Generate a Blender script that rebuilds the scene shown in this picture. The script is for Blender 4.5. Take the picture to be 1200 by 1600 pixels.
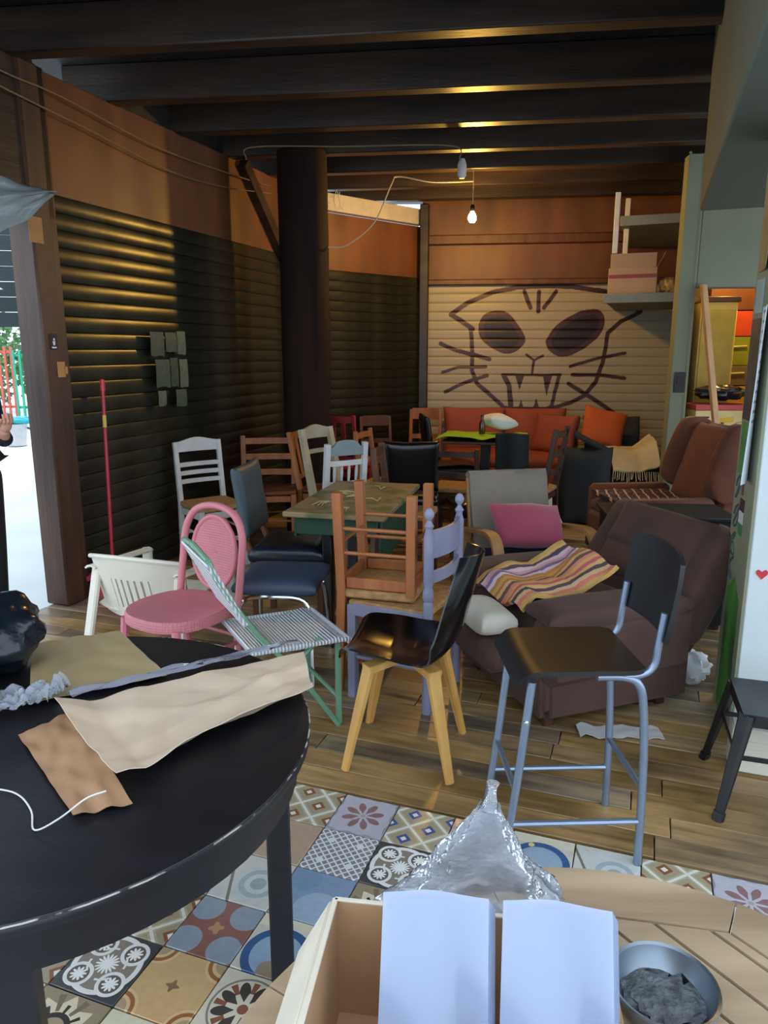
import bpy, math, random
from mathutils import Vector, Matrix, noise
for o in list(bpy.data.objects): bpy.data.objects.remove(o)
random.seed(7)
SC = bpy.context.scene
COL = SC.collection
R = math.radians
# ------------------------------------------------------------------ camera, sky, exposure
cam_d = bpy.data.cameras.new('camera'); cam = bpy.data.objects.new('camera', cam_d); COL.objects.link(cam)
cam.location = (0, 0, 1.55); cam.rotation_euler = (R(90 - 12.35), 0, 0)
cam_d.sensor_fit = 'VERTICAL'; cam_d.sensor_height = 36; cam_d.lens = 36 * 1140 / 1600
cam_d.clip_start = .02
SC.camera = cam
W = bpy.data.worlds.new('sky'); SC.world = W; W.use_nodes = True
W.node_tree.nodes['Background'].inputs[0].default_value = (.74, .87, 1, 1)
W.node_tree.nodes['Background'].inputs[1].default_value = 1.45
SC.view_settings.view_transform = 'Standard'; SC.view_settings.look = 'None'
SC.view_settings.gamma = 1; SC.view_settings.use_curve_mapping = False
SC.view_settings.exposure = .88
# ------------------------------------------------------------------ materials
def lin(h):
    h = h.lstrip('#'); c = [int(h[i:i+2], 16) / 255 for i in (0, 2, 4)]
    return tuple(x / 12.92 if x <= .04045 else ((x + .055) / 1.055) ** 2.4 for x in c) + (1,)
def node(nt, t, **k):
    n = nt.nodes.new(t)
    for a, v in k.items(): setattr(n, a, v)
    return n
def newmat(name):
    m = bpy.data.materials.new(name); m.use_nodes = True
    return m, m.node_tree, m.node_tree.nodes['Principled BSDF']
MATS = {}
def mat(name, col, rough=.6, metal=0, var=.15, scale=8, bump=.0, bscale=60, stretch=(1, 1, 1), col2=None, coat=0, spec=None, thr=(.35, .65), sheen=0):
    if name in MATS: return MATS[name]
    m, nt, b = newmat(name); L = nt.links.new
    c = lin(col); c2 = lin(col2) if col2 else tuple(x * (1 - var) for x in c[:3]) + (1,)
    tc = node(nt, 'ShaderNodeTexCoord'); mp = node(nt, 'ShaderNodeMapping'); mp.inputs['Scale'].default_value = stretch
    L(tc.outputs['Object'], mp.inputs[0])
    nz = node(nt, 'ShaderNodeTexNoise'); nz.inputs['Scale'].default_value = scale; nz.inputs['Detail'].default_value = 5
    L(mp.outputs[0], nz.inputs['Vector'])
    rp = node(nt, 'ShaderNodeValToRGB'); e = rp.color_ramp.elements
    e[0].position, e[1].position = thr; e[0].color = c2; e[1].color = c
    L(nz.outputs['Fac'], rp.inputs[0]); L(rp.outputs[0], b.inputs['Base Color'])
    b.inputs['Roughness'].default_value = rough; b.inputs['Metallic'].default_value = metal
    if spec is not None: b.inputs['Specular IOR Level'].default_value = spec
    if coat: b.inputs['Coat Weight'].default_value = coat; b.inputs['Coat Roughness'].default_value = .1
    if sheen: b.inputs['Sheen Weight'].default_value = sheen
    if bump:
        n2 = node(nt, 'ShaderNodeTexNoise'); n2.inputs['Scale'].default_value = bscale; n2.inputs['Detail'].default_value = 4
        L(mp.outputs[0], n2.inputs['Vector'])
        bp = node(nt, 'ShaderNodeBump'); bp.inputs['Strength'].default_value = bump; bp.inputs['Distance'].default_value = .01
        L(n2.outputs['Fac'], bp.inputs['Height']); L(bp.outputs[0], b.inputs['Normal'])
    MATS[name] = m
    return m
def emit(name, col, s):
    m, nt, b = newmat(name); b.inputs['Emission Color'].default_value = lin(col); b.inputs['Emission Strength'].default_value = s
    b.inputs['Base Color'].default_value = lin(col); return m
def film(name, tint, alpha, rough=.06, bump=.5):          # thin clear or milky plastic
    m, nt, b = newmat(name); L = nt.links.new; nt.nodes.remove(b)
    tr = node(nt, 'ShaderNodeBsdfTransparent'); gl = node(nt, 'ShaderNodeBsdfGlossy'); gl.inputs['Roughness'].default_value = rough
    df = node(nt, 'ShaderNodeBsdfDiffuse'); df.inputs['Color'].default_value = lin(tint)
    tl = node(nt, 'ShaderNodeBsdfTranslucent'); tl.inputs['Color'].default_value = lin(tint)
    md = node(nt, 'ShaderNodeMixShader'); md.inputs[0].default_value = .35; L(df.outputs[0], md.inputs[1]); L(tl.outputs[0], md.inputs[2])
    m1 = node(nt, 'ShaderNodeMixShader'); m1.inputs[0].default_value = alpha; L(tr.outputs[0], m1.inputs[1]); L(md.outputs[0], m1.inputs[2])
    fr = node(nt, 'ShaderNodeFresnel'); fr.inputs['IOR'].default_value = 1.5
    m2 = node(nt, 'ShaderNodeMixShader'); L(fr.outputs[0], m2.inputs[0]); L(m1.outputs[0], m2.inputs[1]); L(gl.outputs[0], m2.inputs[2])
    nz = node(nt, 'ShaderNodeTexNoise'); nz.inputs['Scale'].default_value = 18; bp = node(nt, 'ShaderNodeBump'); bp.inputs['Strength'].default_value = bump; bp.inputs['Distance'].default_value = .02
    L(nz.outputs['Fac'], bp.inputs['Height']); L(bp.outputs[0], gl.inputs['Normal'])
    L(m2.outputs[0], nt.nodes['Material Output'].inputs[0]); return m
def wood(name, c1, c2, rough=.45, axis='z', sc=6, bump=.15, spec=None):
    st = {'x': (.12, 1, 1), 'y': (1, .12, 1), 'z': (1, 1, .12)}[axis]
    return mat(name, c1, rough, 0, .2, sc * 4, bump, sc * 18, st, c2, thr=(.3, .7), spec=spec)
# shader-math expression helper for printed patterns
class X:
    nt = None
    def __init__(s, o): s.o = o
    @staticmethod
    def op(k, *a, clamp=False):
        n = X.nt.nodes.new('ShaderNodeMath'); n.operation = k; n.use_clamp = clamp
        for i, v in enumerate(a):
            if isinstance(v, X): X.nt.links.new(v.o, n.inputs[i])
            else: n.inputs[i].default_value = v
        return X(n.outputs[0])
    def __add__(s, b): return X.op('ADD', s, b)
    __radd__ = __add__
    def __sub__(s, b): return X.op('SUBTRACT', s, b)
    def __rsub__(s, b): return X.op('SUBTRACT', b, s)
    def __mul__(s, b): return X.op('MULTIPLY', s, b)
    __rmul__ = __mul__
    def __lt__(s, b): return X.op('LESS_THAN', s, b)
    def __gt__(s, b): return X.op('GREATER_THAN', s, b)
    def abs(s): return X.op('ABSOLUTE', s)
    def fr(s): return X.op('FRACT', s)
    def sin(s): return X.op('SINE', s)
    def max(s, b): return X.op('MAXIMUM', s, b)
    def min(s, b): return X.op('MINIMUM', s, b)
def length(x, y): return X.op('SQRT', x * x + y * y)
def printed(name, layers_fn, base, rough=.3, axes=('x', 'y'), wear=.12):
    """flat print: layers_fn(x, y) yields (mask, hex); x, y run -1..1 over the object's own bounds"""
    m, nt, b = newmat(name); X.nt = nt; L = nt.links.new
    tc = node(nt, 'ShaderNodeTexCoord'); sp = node(nt, 'ShaderNodeSeparateXYZ'); L(tc.outputs['Generated'], sp.inputs[0])
    ix = {'x': 0, 'y': 1, 'z': 2}
    x = X(sp.outputs[ix[axes[0]]]) * 2 - 1; y = X(sp.outputs[ix[axes[1]]]) * 2 - 1
    cur = node(nt, 'ShaderNodeRGB').outputs[0]; cur.default_value = lin(base)
    for mask, h in layers_fn(x, y):
        mx = node(nt, 'ShaderNodeMix'); mx.data_type = 'RGBA'; L(mask.o, mx.inputs[0]); L(cur, mx.inputs[6]); mx.inputs[7].default_value = lin(h); cur = mx.outputs[2]
    nz = node(nt, 'ShaderNodeTexNoise'); nz.inputs['Scale'].default_value = 9; nz.inputs['Detail'].default_value = 6
    f = X(nz.outputs['Fac']) * wear * 2 + (1 - wear)
    mu = node(nt, 'ShaderNodeMix'); mu.data_type = 'RGBA'; mu.blend_type = 'MULTIPLY'; mu.inputs[0].default_value = 1
    L(cur, mu.inputs[6]); L(f.o, mu.inputs[7]); L(mu.outputs[2], b.inputs['Base Color']); b.inputs['Roughness'].default_value = rough
    return m
# ------------------------------------------------------------------ mesh builder
def V(*a): return Vector(a)
class B:
    def __init__(s): s.v = []; s.f = []; s.M = Matrix(); s.soft = False
    def at(s, loc=(0, 0, 0), rot=(0, 0, 0)):
        from mathutils import Euler
        s.M = Matrix.Translation(loc) @ Euler(rot).to_matrix().to_4x4(); return s
    def add(s, vs, fs):
        k = len(s.v); s.v += [tuple(s.M @ Vector(p)) for p in vs]; s.f += [tuple(i + k for i in f) for f in fs]; return s
    def box(s, c, d, r=.004, ax=None):
        """chamfered box: centre c, size d"""
        hx, hy, hz = (x / 2 for x in d); r = min(r, hx * .49, hy * .49, hz * .49)
        vs = []; ids = {}
        for sx in (-1, 1):
            for sy in (-1, 1):
                for sz in (-1, 1):
                    for a in range(3):
                        p = [sx * (hx - r), sy * (hy - r), sz * (hz - r)]; p[a] += (sx, sy, sz)[a] * r
                        ids[sx, sy, sz, a] = len(vs); vs.append(p)
        fs = []
        def q(l, nrm):
            cc = sum((Vector(vs[i]) for i in l), Vector()) / len(l)
            n = (Vector(vs[l[1]]) - Vector(vs[l[0]])).cross(Vector(vs[l[2]]) - Vector(vs[l[1]]))
            fs.append(tuple(l) if n.dot(Vector(nrm)) > 0 else tuple(reversed(l)))
        for a in range(3):
            b_, c_ = (a + 1) % 3, (a + 2) % 3
            for sa in (-1, 1):
                l = []
                for sb, sc in ((-1, -1), (1, -1), (1, 1), (-1, 1)):
                    k = [0, 0, 0]; k[a] = sa; k[b_] = sb; k[c_] = sc; l.append(ids[k[0], k[1], k[2], a])
                n = [0, 0, 0]; n[a] = sa; q(l, n)
            for sb in (-1, 1):
                for sc in (-1, 1):
                    l = []
                    for sa, w in ((-1, b_), (1, b_), (1, c_), (-1, c_)):
                        k = [0, 0, 0]; k[a] = sa; k[b_] = sb; k[c_] = sc; l.append(ids[k[0], k[1], k[2], w])
                    n = [0, 0, 0]; n[b_] = sb; n[c_] = sc; q(l, n)
        for sx in (-1, 1):
            for sy in (-1, 1):
                for sz in (-1, 1): q([ids[sx, sy, sz, a] for a in range(3)], (sx, sy, sz))
        return s.add([(p[0] + c[0], p[1] + c[1], p[2] + c[2]) for p in vs], fs)
    def bar(s, a, b, w, t, r=.003, up=(0, 0, 1), w2=None, t2=None):
        """rectangular bar from a to b, w across, t along up; may taper"""
        a = Vector(a); b = Vector(b); d = (b - a).normalized(); up = Vector(up)
        if abs(d.dot(up)) > .98: up = Vector((0, 1, 0))
        x = d.cross(up).normalized(); z = x.cross(d)
        vs = []
        for p, ww, tt in ((a, w, t), (b, w2 or w, t2 or t)):
            c = min(r, ww * .3, tt * .3); hw, ht = ww / 2, tt / 2
            for i, j in ((-hw + c, -ht), (hw - c, -ht), (hw, -ht + c), (hw, ht - c), (hw - c, ht), (-hw + c, ht), (-hw, ht - c), (-hw, -ht + c)):
                vs.append(p + x * i + z * j)
        fs = [(i, i + 8, (i + 1) % 8 + 8, (i + 1) % 8) for i in range(8)] + [tuple(range(8)), tuple(range(15, 7, -1))]
        return s.add(vs, fs)
    def tube(s, path, r, n=10, closed=False, cap=True):
        P = [Vector(p) for p in path]; m = len(P); rr = r if isinstance(r, (list, tuple)) else [r] * m
        vs = []; up = None
        for i, p in enumerate(P):
            if closed: t = P[(i + 1) % m] - P[i - 1]
            else: t = P[min(i + 1, m - 1)] - P[max(i - 1, 0)]
            t.normalize()
            if up is None:
                up = Vector((0, 0, 1)) if abs(t.z) < .9 else Vector((0, 1, 0))
            x = t.cross(up)
            if x.length < 1e-4: x = t.orthogonal()
            x.normalize(); up = x.cross(t)
            for k in range(n):
                a = 2 * math.pi * k / n; vs.append(p + (x * math.cos(a) + up * math.sin(a)) * rr[i])
        fs = []
        for i in range(m if closed else m - 1):
            j = (i + 1) % m
            for k in range(n): fs.append((i * n + k, j * n + k, j * n + (k + 1) % n, i * n + (k + 1) % n))
        if cap and not closed: fs += [tuple(range(n)), tuple(reversed(range((m - 1) * n, m * n)))]
        fs = [tuple(reversed(f)) for f in fs]
        return s.add(vs, fs)
    def lathe(s, prof, n=20, cap=True):
        vs = []; fs = []; m = len(prof)
        for r, z in prof:
            for k in range(n): a = 2 * math.pi * k / n; vs.append((r * math.cos(a), r * math.sin(a), z))
        for i in range(m - 1):
            for k in range(n): fs.append((i * n + k, i * n + (k + 1) % n, (i + 1) * n + (k + 1) % n, (i + 1) * n + k))
        if cap: fs += [tuple(reversed(range(n))), tuple(range((m - 1) * n, m * n))]
        return s.add(vs, fs)
    def prism(s, pts, t, plane='xz', off=0):
        """outline pts extruded by t along the plane's normal, centred on off"""
        n = len(pts); m = {'xz': lambda p, o: (p[0], o, p[1]), 'xy': lambda p, o: (p[0], p[1], o), 'yz': lambda p, o: (o, p[0], p[1])}[plane]
        vs = [m(p, off - t / 2) for p in pts] + [m(p, off + t / 2) for p in pts]
        A = sum(pts[i][0] * pts[(i + 1) % n][1] - pts[(i + 1) % n][0] * pts[i][1] for i in range(n))
        fs = [tuple(range(n)), tuple(reversed(range(n, 2 * n)))] + [(i, i + n, (i + 1) % n + n, (i + 1) % n) for i in range(n)]
        if (A > 0) != (plane == 'xz'): fs = [tuple(reversed(f)) for f in fs]
        return s.add(vs, fs)
    def strip(s, path, w, t, x=0):
        """bent lamella: path in (y, z), w wide around x, t thick"""
        P = [Vector((0, p[0], p[1])) for p in path]; vs = []; m = len(P)
        for i, p in enumerate(P):
            d = (P[min(i + 1, m - 1)] - P[max(i - 1, 0)]).normalized(); nn = Vector((0, -d.z, d.y))
            for a, b_ in ((-1, -1), (1, -1), (1, 1), (-1, 1)): q = p + nn * (t / 2 * b_); vs.append((x + a * w / 2, q.y, q.z))
        fs = [(i * 4 + k, i * 4 + (k + 1) % 4, i * 4 + 4 + (k + 1) % 4, i * 4 + 4 + k) for i in range(m - 1) for k in range(4)]
        fs += [(3, 2, 1, 0), tuple(range(4 * m - 4, 4 * m))]
        return s.add(vs, fs)
    def sheet(s, fn, nu, nv, t=.002):
        """thin surface with thickness; fn(u, v) with u, v in 0..1"""
        g = [[Vector(fn(i / nu, j / nv)) for j in range(nv + 1)] for i in range(nu + 1)]
        vs = []; lay = []
        for sg in (1, -1):
            ids = []
            for i in range(nu + 1):
                row = []
                for j in range(nv + 1):
                    du = g[min(i + 1, nu)][j] - g[max(i - 1, 0)][j]; dv = g[i][min(j + 1, nv)] - g[i][max(j - 1, 0)]
                    n = du.cross(dv); n = n.normalized() if n.length > 1e-9 else Vector((0, 0, 1))
                    row.append(len(vs)); vs.append(g[i][j] + n * (sg * t / 2))
                ids.append(row)
            lay.append(ids)
        a, b = lay; fs = []
        for i in range(nu):
            for j in range(nv):
                fs.append((a[i][j], a[i + 1][j], a[i + 1][j + 1], a[i][j + 1])); fs.append((b[i][j + 1], b[i + 1][j + 1], b[i + 1][j], b[i][j]))
        for i in range(nu):
            fs.append((b[i][0], b[i + 1][0], a[i + 1][0], a[i][0])); fs.append((a[i][nv], a[i + 1][nv], b[i + 1][nv], b[i][nv]))
        for j in range(nv):
            fs.append((a[0][j], a[0][j + 1], b[0][j + 1], b[0][j])); fs.append((b[nu][j], b[nu][j + 1], a[nu][j + 1], a[nu][j]))
        return s.add(vs, fs)
    def cushion(s, c, d, n=12, p=3.0, edge=.25, wob=.01, seed=0, rot=(0, 0, 0)):
        """stuffed pillow, centre c, size d"""
        from mathutils import Euler
        s.soft = True; Rm = Euler(rot).to_matrix(); hx, hy, hz = (x / 2 for x in d)
        def pt(u, v, sg):
            x = math.sin((u - .5) * math.pi); y = math.sin((v - .5) * math.pi)
            h = max(0, (1 - abs(x) ** p) * (1 - abs(y) ** p)) ** .5
            z = sg * hz * (edge * min(1, (1 - max(abs(x), abs(y))) / .08) ** .5 + (1 - edge) * h)
            q = Vector((x * hx * (1 - .05 * (1 - y * y)), y * hy * (1 - .05 * (1 - x * x)), z))
            q += noise.noise_vector(q * 7 + Vector((seed, seed * 2, 0))) * wob
            return Rm @ q + Vector(c)
        vs = []; ids = {}
        for sg in (1, -1):
            for i in range(n + 1):
                for j in range(n + 1):
                    if sg == -1 and (i in (0, n) or j in (0, n)): ids[sg, i, j] = ids[1, i, j]; continue
                    ids[sg, i, j] = len(vs); vs.append(pt(i / n, j / n, sg))
        fs = []
        for i in range(n):
            for j in range(n):
                fs.append((ids[1, i, j], ids[1, i + 1, j], ids[1, i + 1, j + 1], ids[1, i, j + 1]))
                fs.append((ids[-1, i, j + 1], ids[-1, i + 1, j + 1], ids[-1, i + 1, j], ids[-1, i, j]))
        return s.add(vs, fs)
    def blob(s, c, rad, n=12, k=.12, fq=4, seed=0):
        vs = [];fs = []
        for i in range(n + 1):
            th = math.pi * i / n
            for j in range(2 * n):
                ph = math.pi * j / n; d = Vector((math.sin(th) * math.cos(ph), math.sin(th) * math.sin(ph), math.cos(th)))
                r = 1 + k * noise.noise(d * fq + Vector((seed, 0, 0)))
                vs.append((c[0] + d.x * rad[0] * r, c[1] + d.y * rad[1] * r, c[2] + d.z * rad[2] * r))
        for i in range(n):
            for j in range(2 * n): fs.append((i * 2 * n + j, (i + 1) * 2 * n + j, (i + 1) * 2 * n + (j + 1) % (2 * n), i * 2 * n + (j + 1) % (2 * n)))
        return s.add(vs, fs)
def mesh(name, b, m, ang=40):
    me = bpy.data.meshes.new(name); me.from_pydata(b.v, [], b.f); me.validate(); me.shade_smooth(); me.set_sharp_from_angle(angle=R(85 if b.soft else ang))
    if m: me.materials.append(m)
    return me
def link(name, me, parent=None, loc=None, rot=None):
    o = bpy.data.objects.new(name, me); COL.objects.link(o)
    if parent: o.parent = parent
    if loc: o.location = loc
    if rot: o.rotation_euler = rot
    return o
def obj(name, b, m, parent=None, ang=40, loc=None, rot=None, kind=None):
    o = link(name, mesh(name, b, m, ang), parent, loc, rot)
    if kind: o['kind'] = kind
    return o
def tag(o, label, cat, group=None):
    o['label'] = label; o['category'] = cat
    if group: o['group'] = group
    return o
def thing(name, label, cat, loc=(0, 0, 0), rz=0, group=None, rot=None):
    o = link(name, None, None, loc, rot or (0, 0, rz)); o.empty_display_size = .1
    return tag(o, label, cat, group)
def struct(name, b, m, **k):
    o = obj(name, b, m, **k); o['kind'] = 'structure'; return o
def bez(p, n=8):
    """Catmull-Rom through p"""
    P = [Vector(q) for q in p]; P = [P[0] * 2 - P[1]] + P + [P[-1] * 2 - P[-2]]; out = []
    for i in range(1, len(P) - 2):
        a, b, c, d = P[i - 1:i + 3]
        for k in range(n):
            t = k / n; out.append(.5 * (2 * b + (c - a) * t + (2 * a - 5 * b + 4 * c - d) * t * t + (3 * b - a - 3 * c + d) * t ** 3))
    return out + [P[-2]]
# ------------------------------------------------------------------ palette
m_dark = wood('dark beam wood', '#3a2c22', '#1e1611', .42, 'x', 3)
m_deck = wood('dark ceiling boards', '#241c17', '#120e0c', .6, 'y', 3)
m_postw = wood('brown post wood', '#54392a', '#32211a', .5, 'z', 3)
m_trunk = wood('dark trunk wood', '#2c1a14', '#150d0a', .8, 'z', 2, .4, .15)
m_ply = mat('stained brown plywood', '#76482a', .5, var=.3, scale=2.5, col2='#4c2e1b', stretch=(1, 1, .4), bump=.05)
m_slat = mat('black green shutter steel', '#3a3a30', .3, .35, col2='#22231e', scale=5, bump=.05, bscale=30)
m_white = mat('white plaster', '#c9d2d4', .8, var=.06, scale=3, bump=.08, bscale=25)
m_grey = mat('grey green plaster', '#82856f', .8, var=.1, scale=3, bump=.06)
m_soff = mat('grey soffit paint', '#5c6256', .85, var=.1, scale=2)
m_conc = mat('pale concrete', '#d8dcdc', .9, var=.12, scale=1.2)
m_base = mat('dark subfloor', '#3b342c', .9)
m_black = mat('black lacquer', '#0d0d11', .35, var=.3, scale=14, coat=.15)
m_blackwood = mat('black stained table', '#17161c', .42, var=.35, scale=20, bump=.05, bscale=120, stretch=(.2, 1, 1))
m_chrome = mat('chrome', '#c8ccd0', .12, 1, .05)
m_silver = mat('silver painted tube', '#8d9bb0', .32, .7, .1, scale=15)
m_pine = wood('honey wood', '#b5713c', '#8a4f26', .5, 'z', 3)
m_pine2 = wood('orange brown wood', '#b06a38', '#82471f', .5, 'z', 3)
m_brownw = wood('brown wood', '#6d4027', '#432615', .5, 'z', 3)
m_darkw = wood('dark brown wood', '#4a2c1d', '#2a1810', .45, 'z', 3)
m_beech = wood('pale beech', '#d2a45c', '#b5853f', .45, 'z', 3)
m_birch = wood('birch ply', '#b58a55', '#916a3c', .45, 'z', 3)
m_rush = mat('woven rush', '#b48a55', .8, var=.35, scale=30, bump=.5, bscale=90)
m_lav = mat('lavender paint', '#85859c', .5, var=.15, scale=12)
m_whitep = mat('white chair paint', '#c9c6c4', .5, var=.12, scale=10)
m_cream = mat('cream chair paint', '#b4a88c', .55, var=.18, scale=10)
m_red = mat('red chair paint', '#b0303c', .5, var=.2, scale=8)
m_pink = mat('dusty pink plastic', '#c07078', .45, var=.06, scale=5)
m_mono = mat('ivory plastic', '#d9d3c4', .4, var=.06, scale=4)
m_navy = mat('navy black leather', '#16202c', .3, var=.3, scale=9, bump=.1)
m_teal = mat('dull teal leather', '#3c4a50', .5, var=.25, scale=7, bump=.1)
m_blue = mat('blue grey upholstery', '#3f4a60', .55, var=.2, scale=6, bump=.1)
m_blk = mat('black leather', '#0c0d10', .28, var=.3, scale=9, bump=.08)
m_shell = mat('black gloss shell', '#08080b', .18, coat=0, var=.1)
m_green = mat('sage green paint', '#6f9a7c', .45, var=.15, scale=12)
m_rec = mat('brown velour', '#4c332b', .85, var=.3, scale=5, bump=.15, bscale=200, sheen=.08)
m_wing = mat('russet velour', '#6e3d2a', .85, var=.3, scale=5, sheen=.1)
m_taupe = mat('taupe canvas', '#857a6c', .9, var=.15, scale=6, bump=.2, bscale=220)
m_rose = mat('rose cushion', '#b04a62', .85, var=.2, scale=4, sheen=.3)
m_ink = mat('navy cloth', '#1b1b3c', .85, var=.2)
m_orange = mat('terracotta fabric', '#a04e38', .85, var=.15, scale=4, bump=.1, bscale=200)
m_orange2 = mat('orange cushion fabric', '#c8602f', .85, var=.15, scale=4)
m_charc = mat('charcoal fabric', '#25282b', .9, var=.25, scale=5)
m_creamf = mat('cream throw', '#d9d0ac', .9, var=.15, scale=5, bump=.2, bscale=150)
m_kraft = mat('kraft paper', '#cfb9a2', .75, var=.12, scale=3, bump=.12, bscale=9)
m_kraft2 = mat('olive kraft paper', '#a08d66', .75, var=.15, scale=3, bump=.1, bscale=9)
m_kraft3 = mat('dark kraft paper', '#a07a58', .75, var=.15, scale=3)
m_card = mat('corrugated cardboard', '#b08a66', .8, var=.12, scale=4)
m_cardin = mat('cardboard edge', '#d6cbb8', .85, var=.15, scale=9)
m_bin = mat('black bin bag', '#141c24', .22, var=.2, bump=.5, bscale=16)
m_clear = film('clear film', '#dbe2f0', .27, .1)
m_milk = film('milky sleeve plastic', '#c6d3f2', .6, .14, .04)
m_cloudy = film('cloudy plastic sheet', '#8d9494', .8, .2)
m_teak = wood('weathered teak', '#b8a083', '#8a745a', .6, 'x', 3)
m_wire = mat('cream cable', '#bba97c', .6, var=.1)
m_wiredk = mat('brown cable', '#7d6648', .6, var=.1)
m_twine = mat('white twine', '#d8d6d2', .7)
m_paper = mat('white paper', '#d6dbe0', .8, var=.08, scale=4)
m_skin = mat('skin', '#c48f78', .6, var=.1)
m_cloth = mat('black clothing', '#12151c', .85, var=.2)
# ------------------------------------------------------------------ the ground plan
ex = V(.9413, -.3374, 0); ey = V(.3374, .9413, 0); GA = math.atan2(-.3374, .9413)
G0 = V(.056, 2.278, 0)
dL = V(.342, .9397, 0); nL = V(.9397, -.342, 0); LA = math.atan2(.9397, .342); L0 = V(-1.98, 4.32, 0)
def LW(s, n, z): return L0 + dL * s + nL * n + V(0, 0, z)
bd = V(.9927, -.1208, 0); bn = V(.1208, .9927, 0); BA = math.atan2(-.1208, .9927)
C0 = V(.42, 8.45, 0)                       # corner between the dark and the painted shutter
RC = V(2.44, 6.3, 0)                       # edge of the grey wall beside the store room
# floor: sub-floor slab, then planks and tiles as pieces of it
floor = struct('floor', B().box((.8, 4.0, -.07), (9, 12, .1), .001), m_base)
tile_edge = .1                            # the joint between tiles and planks lies this far past G0 along ey
def plank_mat(i):
    a = ['#cfae7c', '#c4a272', '#b39b78', '#c9a46a', '#b89a70'][i]; c = ['#85705a', '#8a7050', '#74695e', '#8c6f48', '#766654'][i]
    m, nt, b = newmat('worn plank %d' % i); L = nt.links.new
    tc = node(nt, 'ShaderNodeTexCoord'); oi = node(nt, 'ShaderNodeObjectInfo')
    ad = node(nt, 'ShaderNodeVectorMath'); ad.operation = 'ADD'
    L(tc.outputs['Object'], ad.inputs[0]); mv = node(nt, 'ShaderNodeVectorMath'); mv.operation = 'SCALE'; mv.inputs[0].default_value = (37, 19, 7); L(oi.outputs['Random'], mv.inputs['Scale']); L(mv.outputs[0], ad.inputs[1])
    mp = node(nt, 'ShaderNodeMapping'); mp.inputs['Scale'].default_value = (1.2, 11, 4); L(ad.outputs[0], mp.inputs[0])
    n1 = node(nt, 'ShaderNodeTexNoise'); n1.inputs['Scale'].default_value = 2.2; n1.inputs['Detail'].default_value = 7; L(mp.outputs[0], n1.inputs['Vector'])
    mp2 = node(nt, 'ShaderNodeMapping'); mp2.inputs['Scale'].default_value = (1.1, 2.4, 4); L(tc.outputs['Object'], mp2.inputs[0])
    n2 = node(nt, 'ShaderNodeTexNoise'); n2.inputs['Scale'].default_value = 1.7; n2.inputs['Detail'].default_value = 5; L(ad.outputs[0], n2.inputs['Vector'])
    r1 = node(nt, 'ShaderNodeValToRGB'); e = r1.color_ramp.elements; e[0].position = .33; e[1].position = .68; e[0].color = lin(c); e[1].color = lin(a); L(n1.outputs['Fac'], r1.inputs[0])
    r2 = node(nt, 'ShaderNodeValToRGB'); e = r2.color_ramp.elements; e[0].position = .38; e[1].position = .62; e[0].color = lin('#8c8478'); e[1].color = (1, 1, 1, 1); L(n2.outputs['Fac'], r2.inputs[0])
    mu = node(nt, 'ShaderNodeMix'); mu.data_type = 'RGBA'; mu.blend_type = 'MULTIPLY'; mu.inputs[0].default_value = .8; L(r1.outputs[0], mu.inputs[6]); L(r2.outputs[0], mu.inputs[7])
    L(mu.outputs[2], b.inputs['Base Color'])
    r3 = node(nt, 'ShaderNodeMapRange'); r3.inputs[3].default_value = .2; r3.inputs[4].default_value = .5; L(n1.outputs['Fac'], r3.inputs[0]); L(r3.outputs[0], b.inputs['Roughness'])
    bp = node(nt, 'ShaderNodeBump'); bp.inputs['Strength'].default_value = .35; bp.inputs['Distance'].default_value = .004; L(n1.outputs['Fac'], bp.inputs['Height']); L(bp.outputs[0], b.inputs['Normal'])
    return m
PM = [plank_mat(i) for i in range(5)]
PW = .118
pl_me = {}
for ln in (1.2, 1.6, 2.0):
    for i in range(5): pl_me[ln, i] = mesh('plank', B().box((ln / 2, 0, 0), (ln - .004, PW - .004, .02), .002), PM[i])
random.seed(3)
for r in range(54):
    y = .012 + PW * (r + .5); x = -2.9 - random.random() * 1.1
    xmax = 3.0
    while x < xmax:
        ln = random.choice((1.2, 1.6, 2.0)); p = G0 + ex * x + ey * y; q = G0 + ex * (x + ln) + ey * y
        ok = not (q.x < -4 or q.y > 9.1 or p.x > 4.4)
        dp = (p - L0).dot(nL) + .12; dq = (q - L0).dot(nL) + .12        # planks stop at the left wall line
        if ok and dq > .06:
            k = random.randrange(5)
            if dp < 0:
                t = dp / (dp - dq); l2 = ln * (1 - t); p = p.lerp(q, t); me = mesh('plank', B().box((l2 / 2, 0, 0), (l2 - .004, PW - .004, .02), .002), PM[k])
            else: me = pl_me[ln, k]
            link('plank', me, floor, (p.x, p.y, -.01 - random.random() * .0012), (0, 0, GA))
        x += ln
# printed tiles
def t_diamond(c1):
    def f(x, y):
        a = ((x + y) * .75 + .25).fr() - .5; b = ((x - y) * .75 + .25).fr() - .5; d = a.abs().max(b.abs())
        yield d < .45, '#b3a78e'; yield d < .38, '#a4977c'; yield d < .2, c1; yield d < .09, '#e6ded2'
    return f
def polar(x, y): return length(x, y), X.op('ARCTAN2', y, x)
def t_flower(x, y):
    r, t = polar(x, y); p = (t * 4).sin().abs()
    w = 1 - (r - .42).abs() * 2.6
    yield (p > (1.15 - w * .8)) * (r > .14), '#8b6a6c'; yield r < .09, '#a89a98'
    yield (x.abs().max(y.abs()) + (t * 10).sin() * .03) > .95, '#8f8f96'
def t_lattice(x, y):
    a = (x + y) * 3.5; b = (x - y) * 3.5; g = (a.fr() - .5).abs().min((b.fr() - .5).abs())
    yield g < .13, '#dcdde2'
    c = (x.fr() - .5).abs(); d = (y.fr() - .5).abs(); yield (length(c, d) < .12), '#dcdde2'
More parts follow.
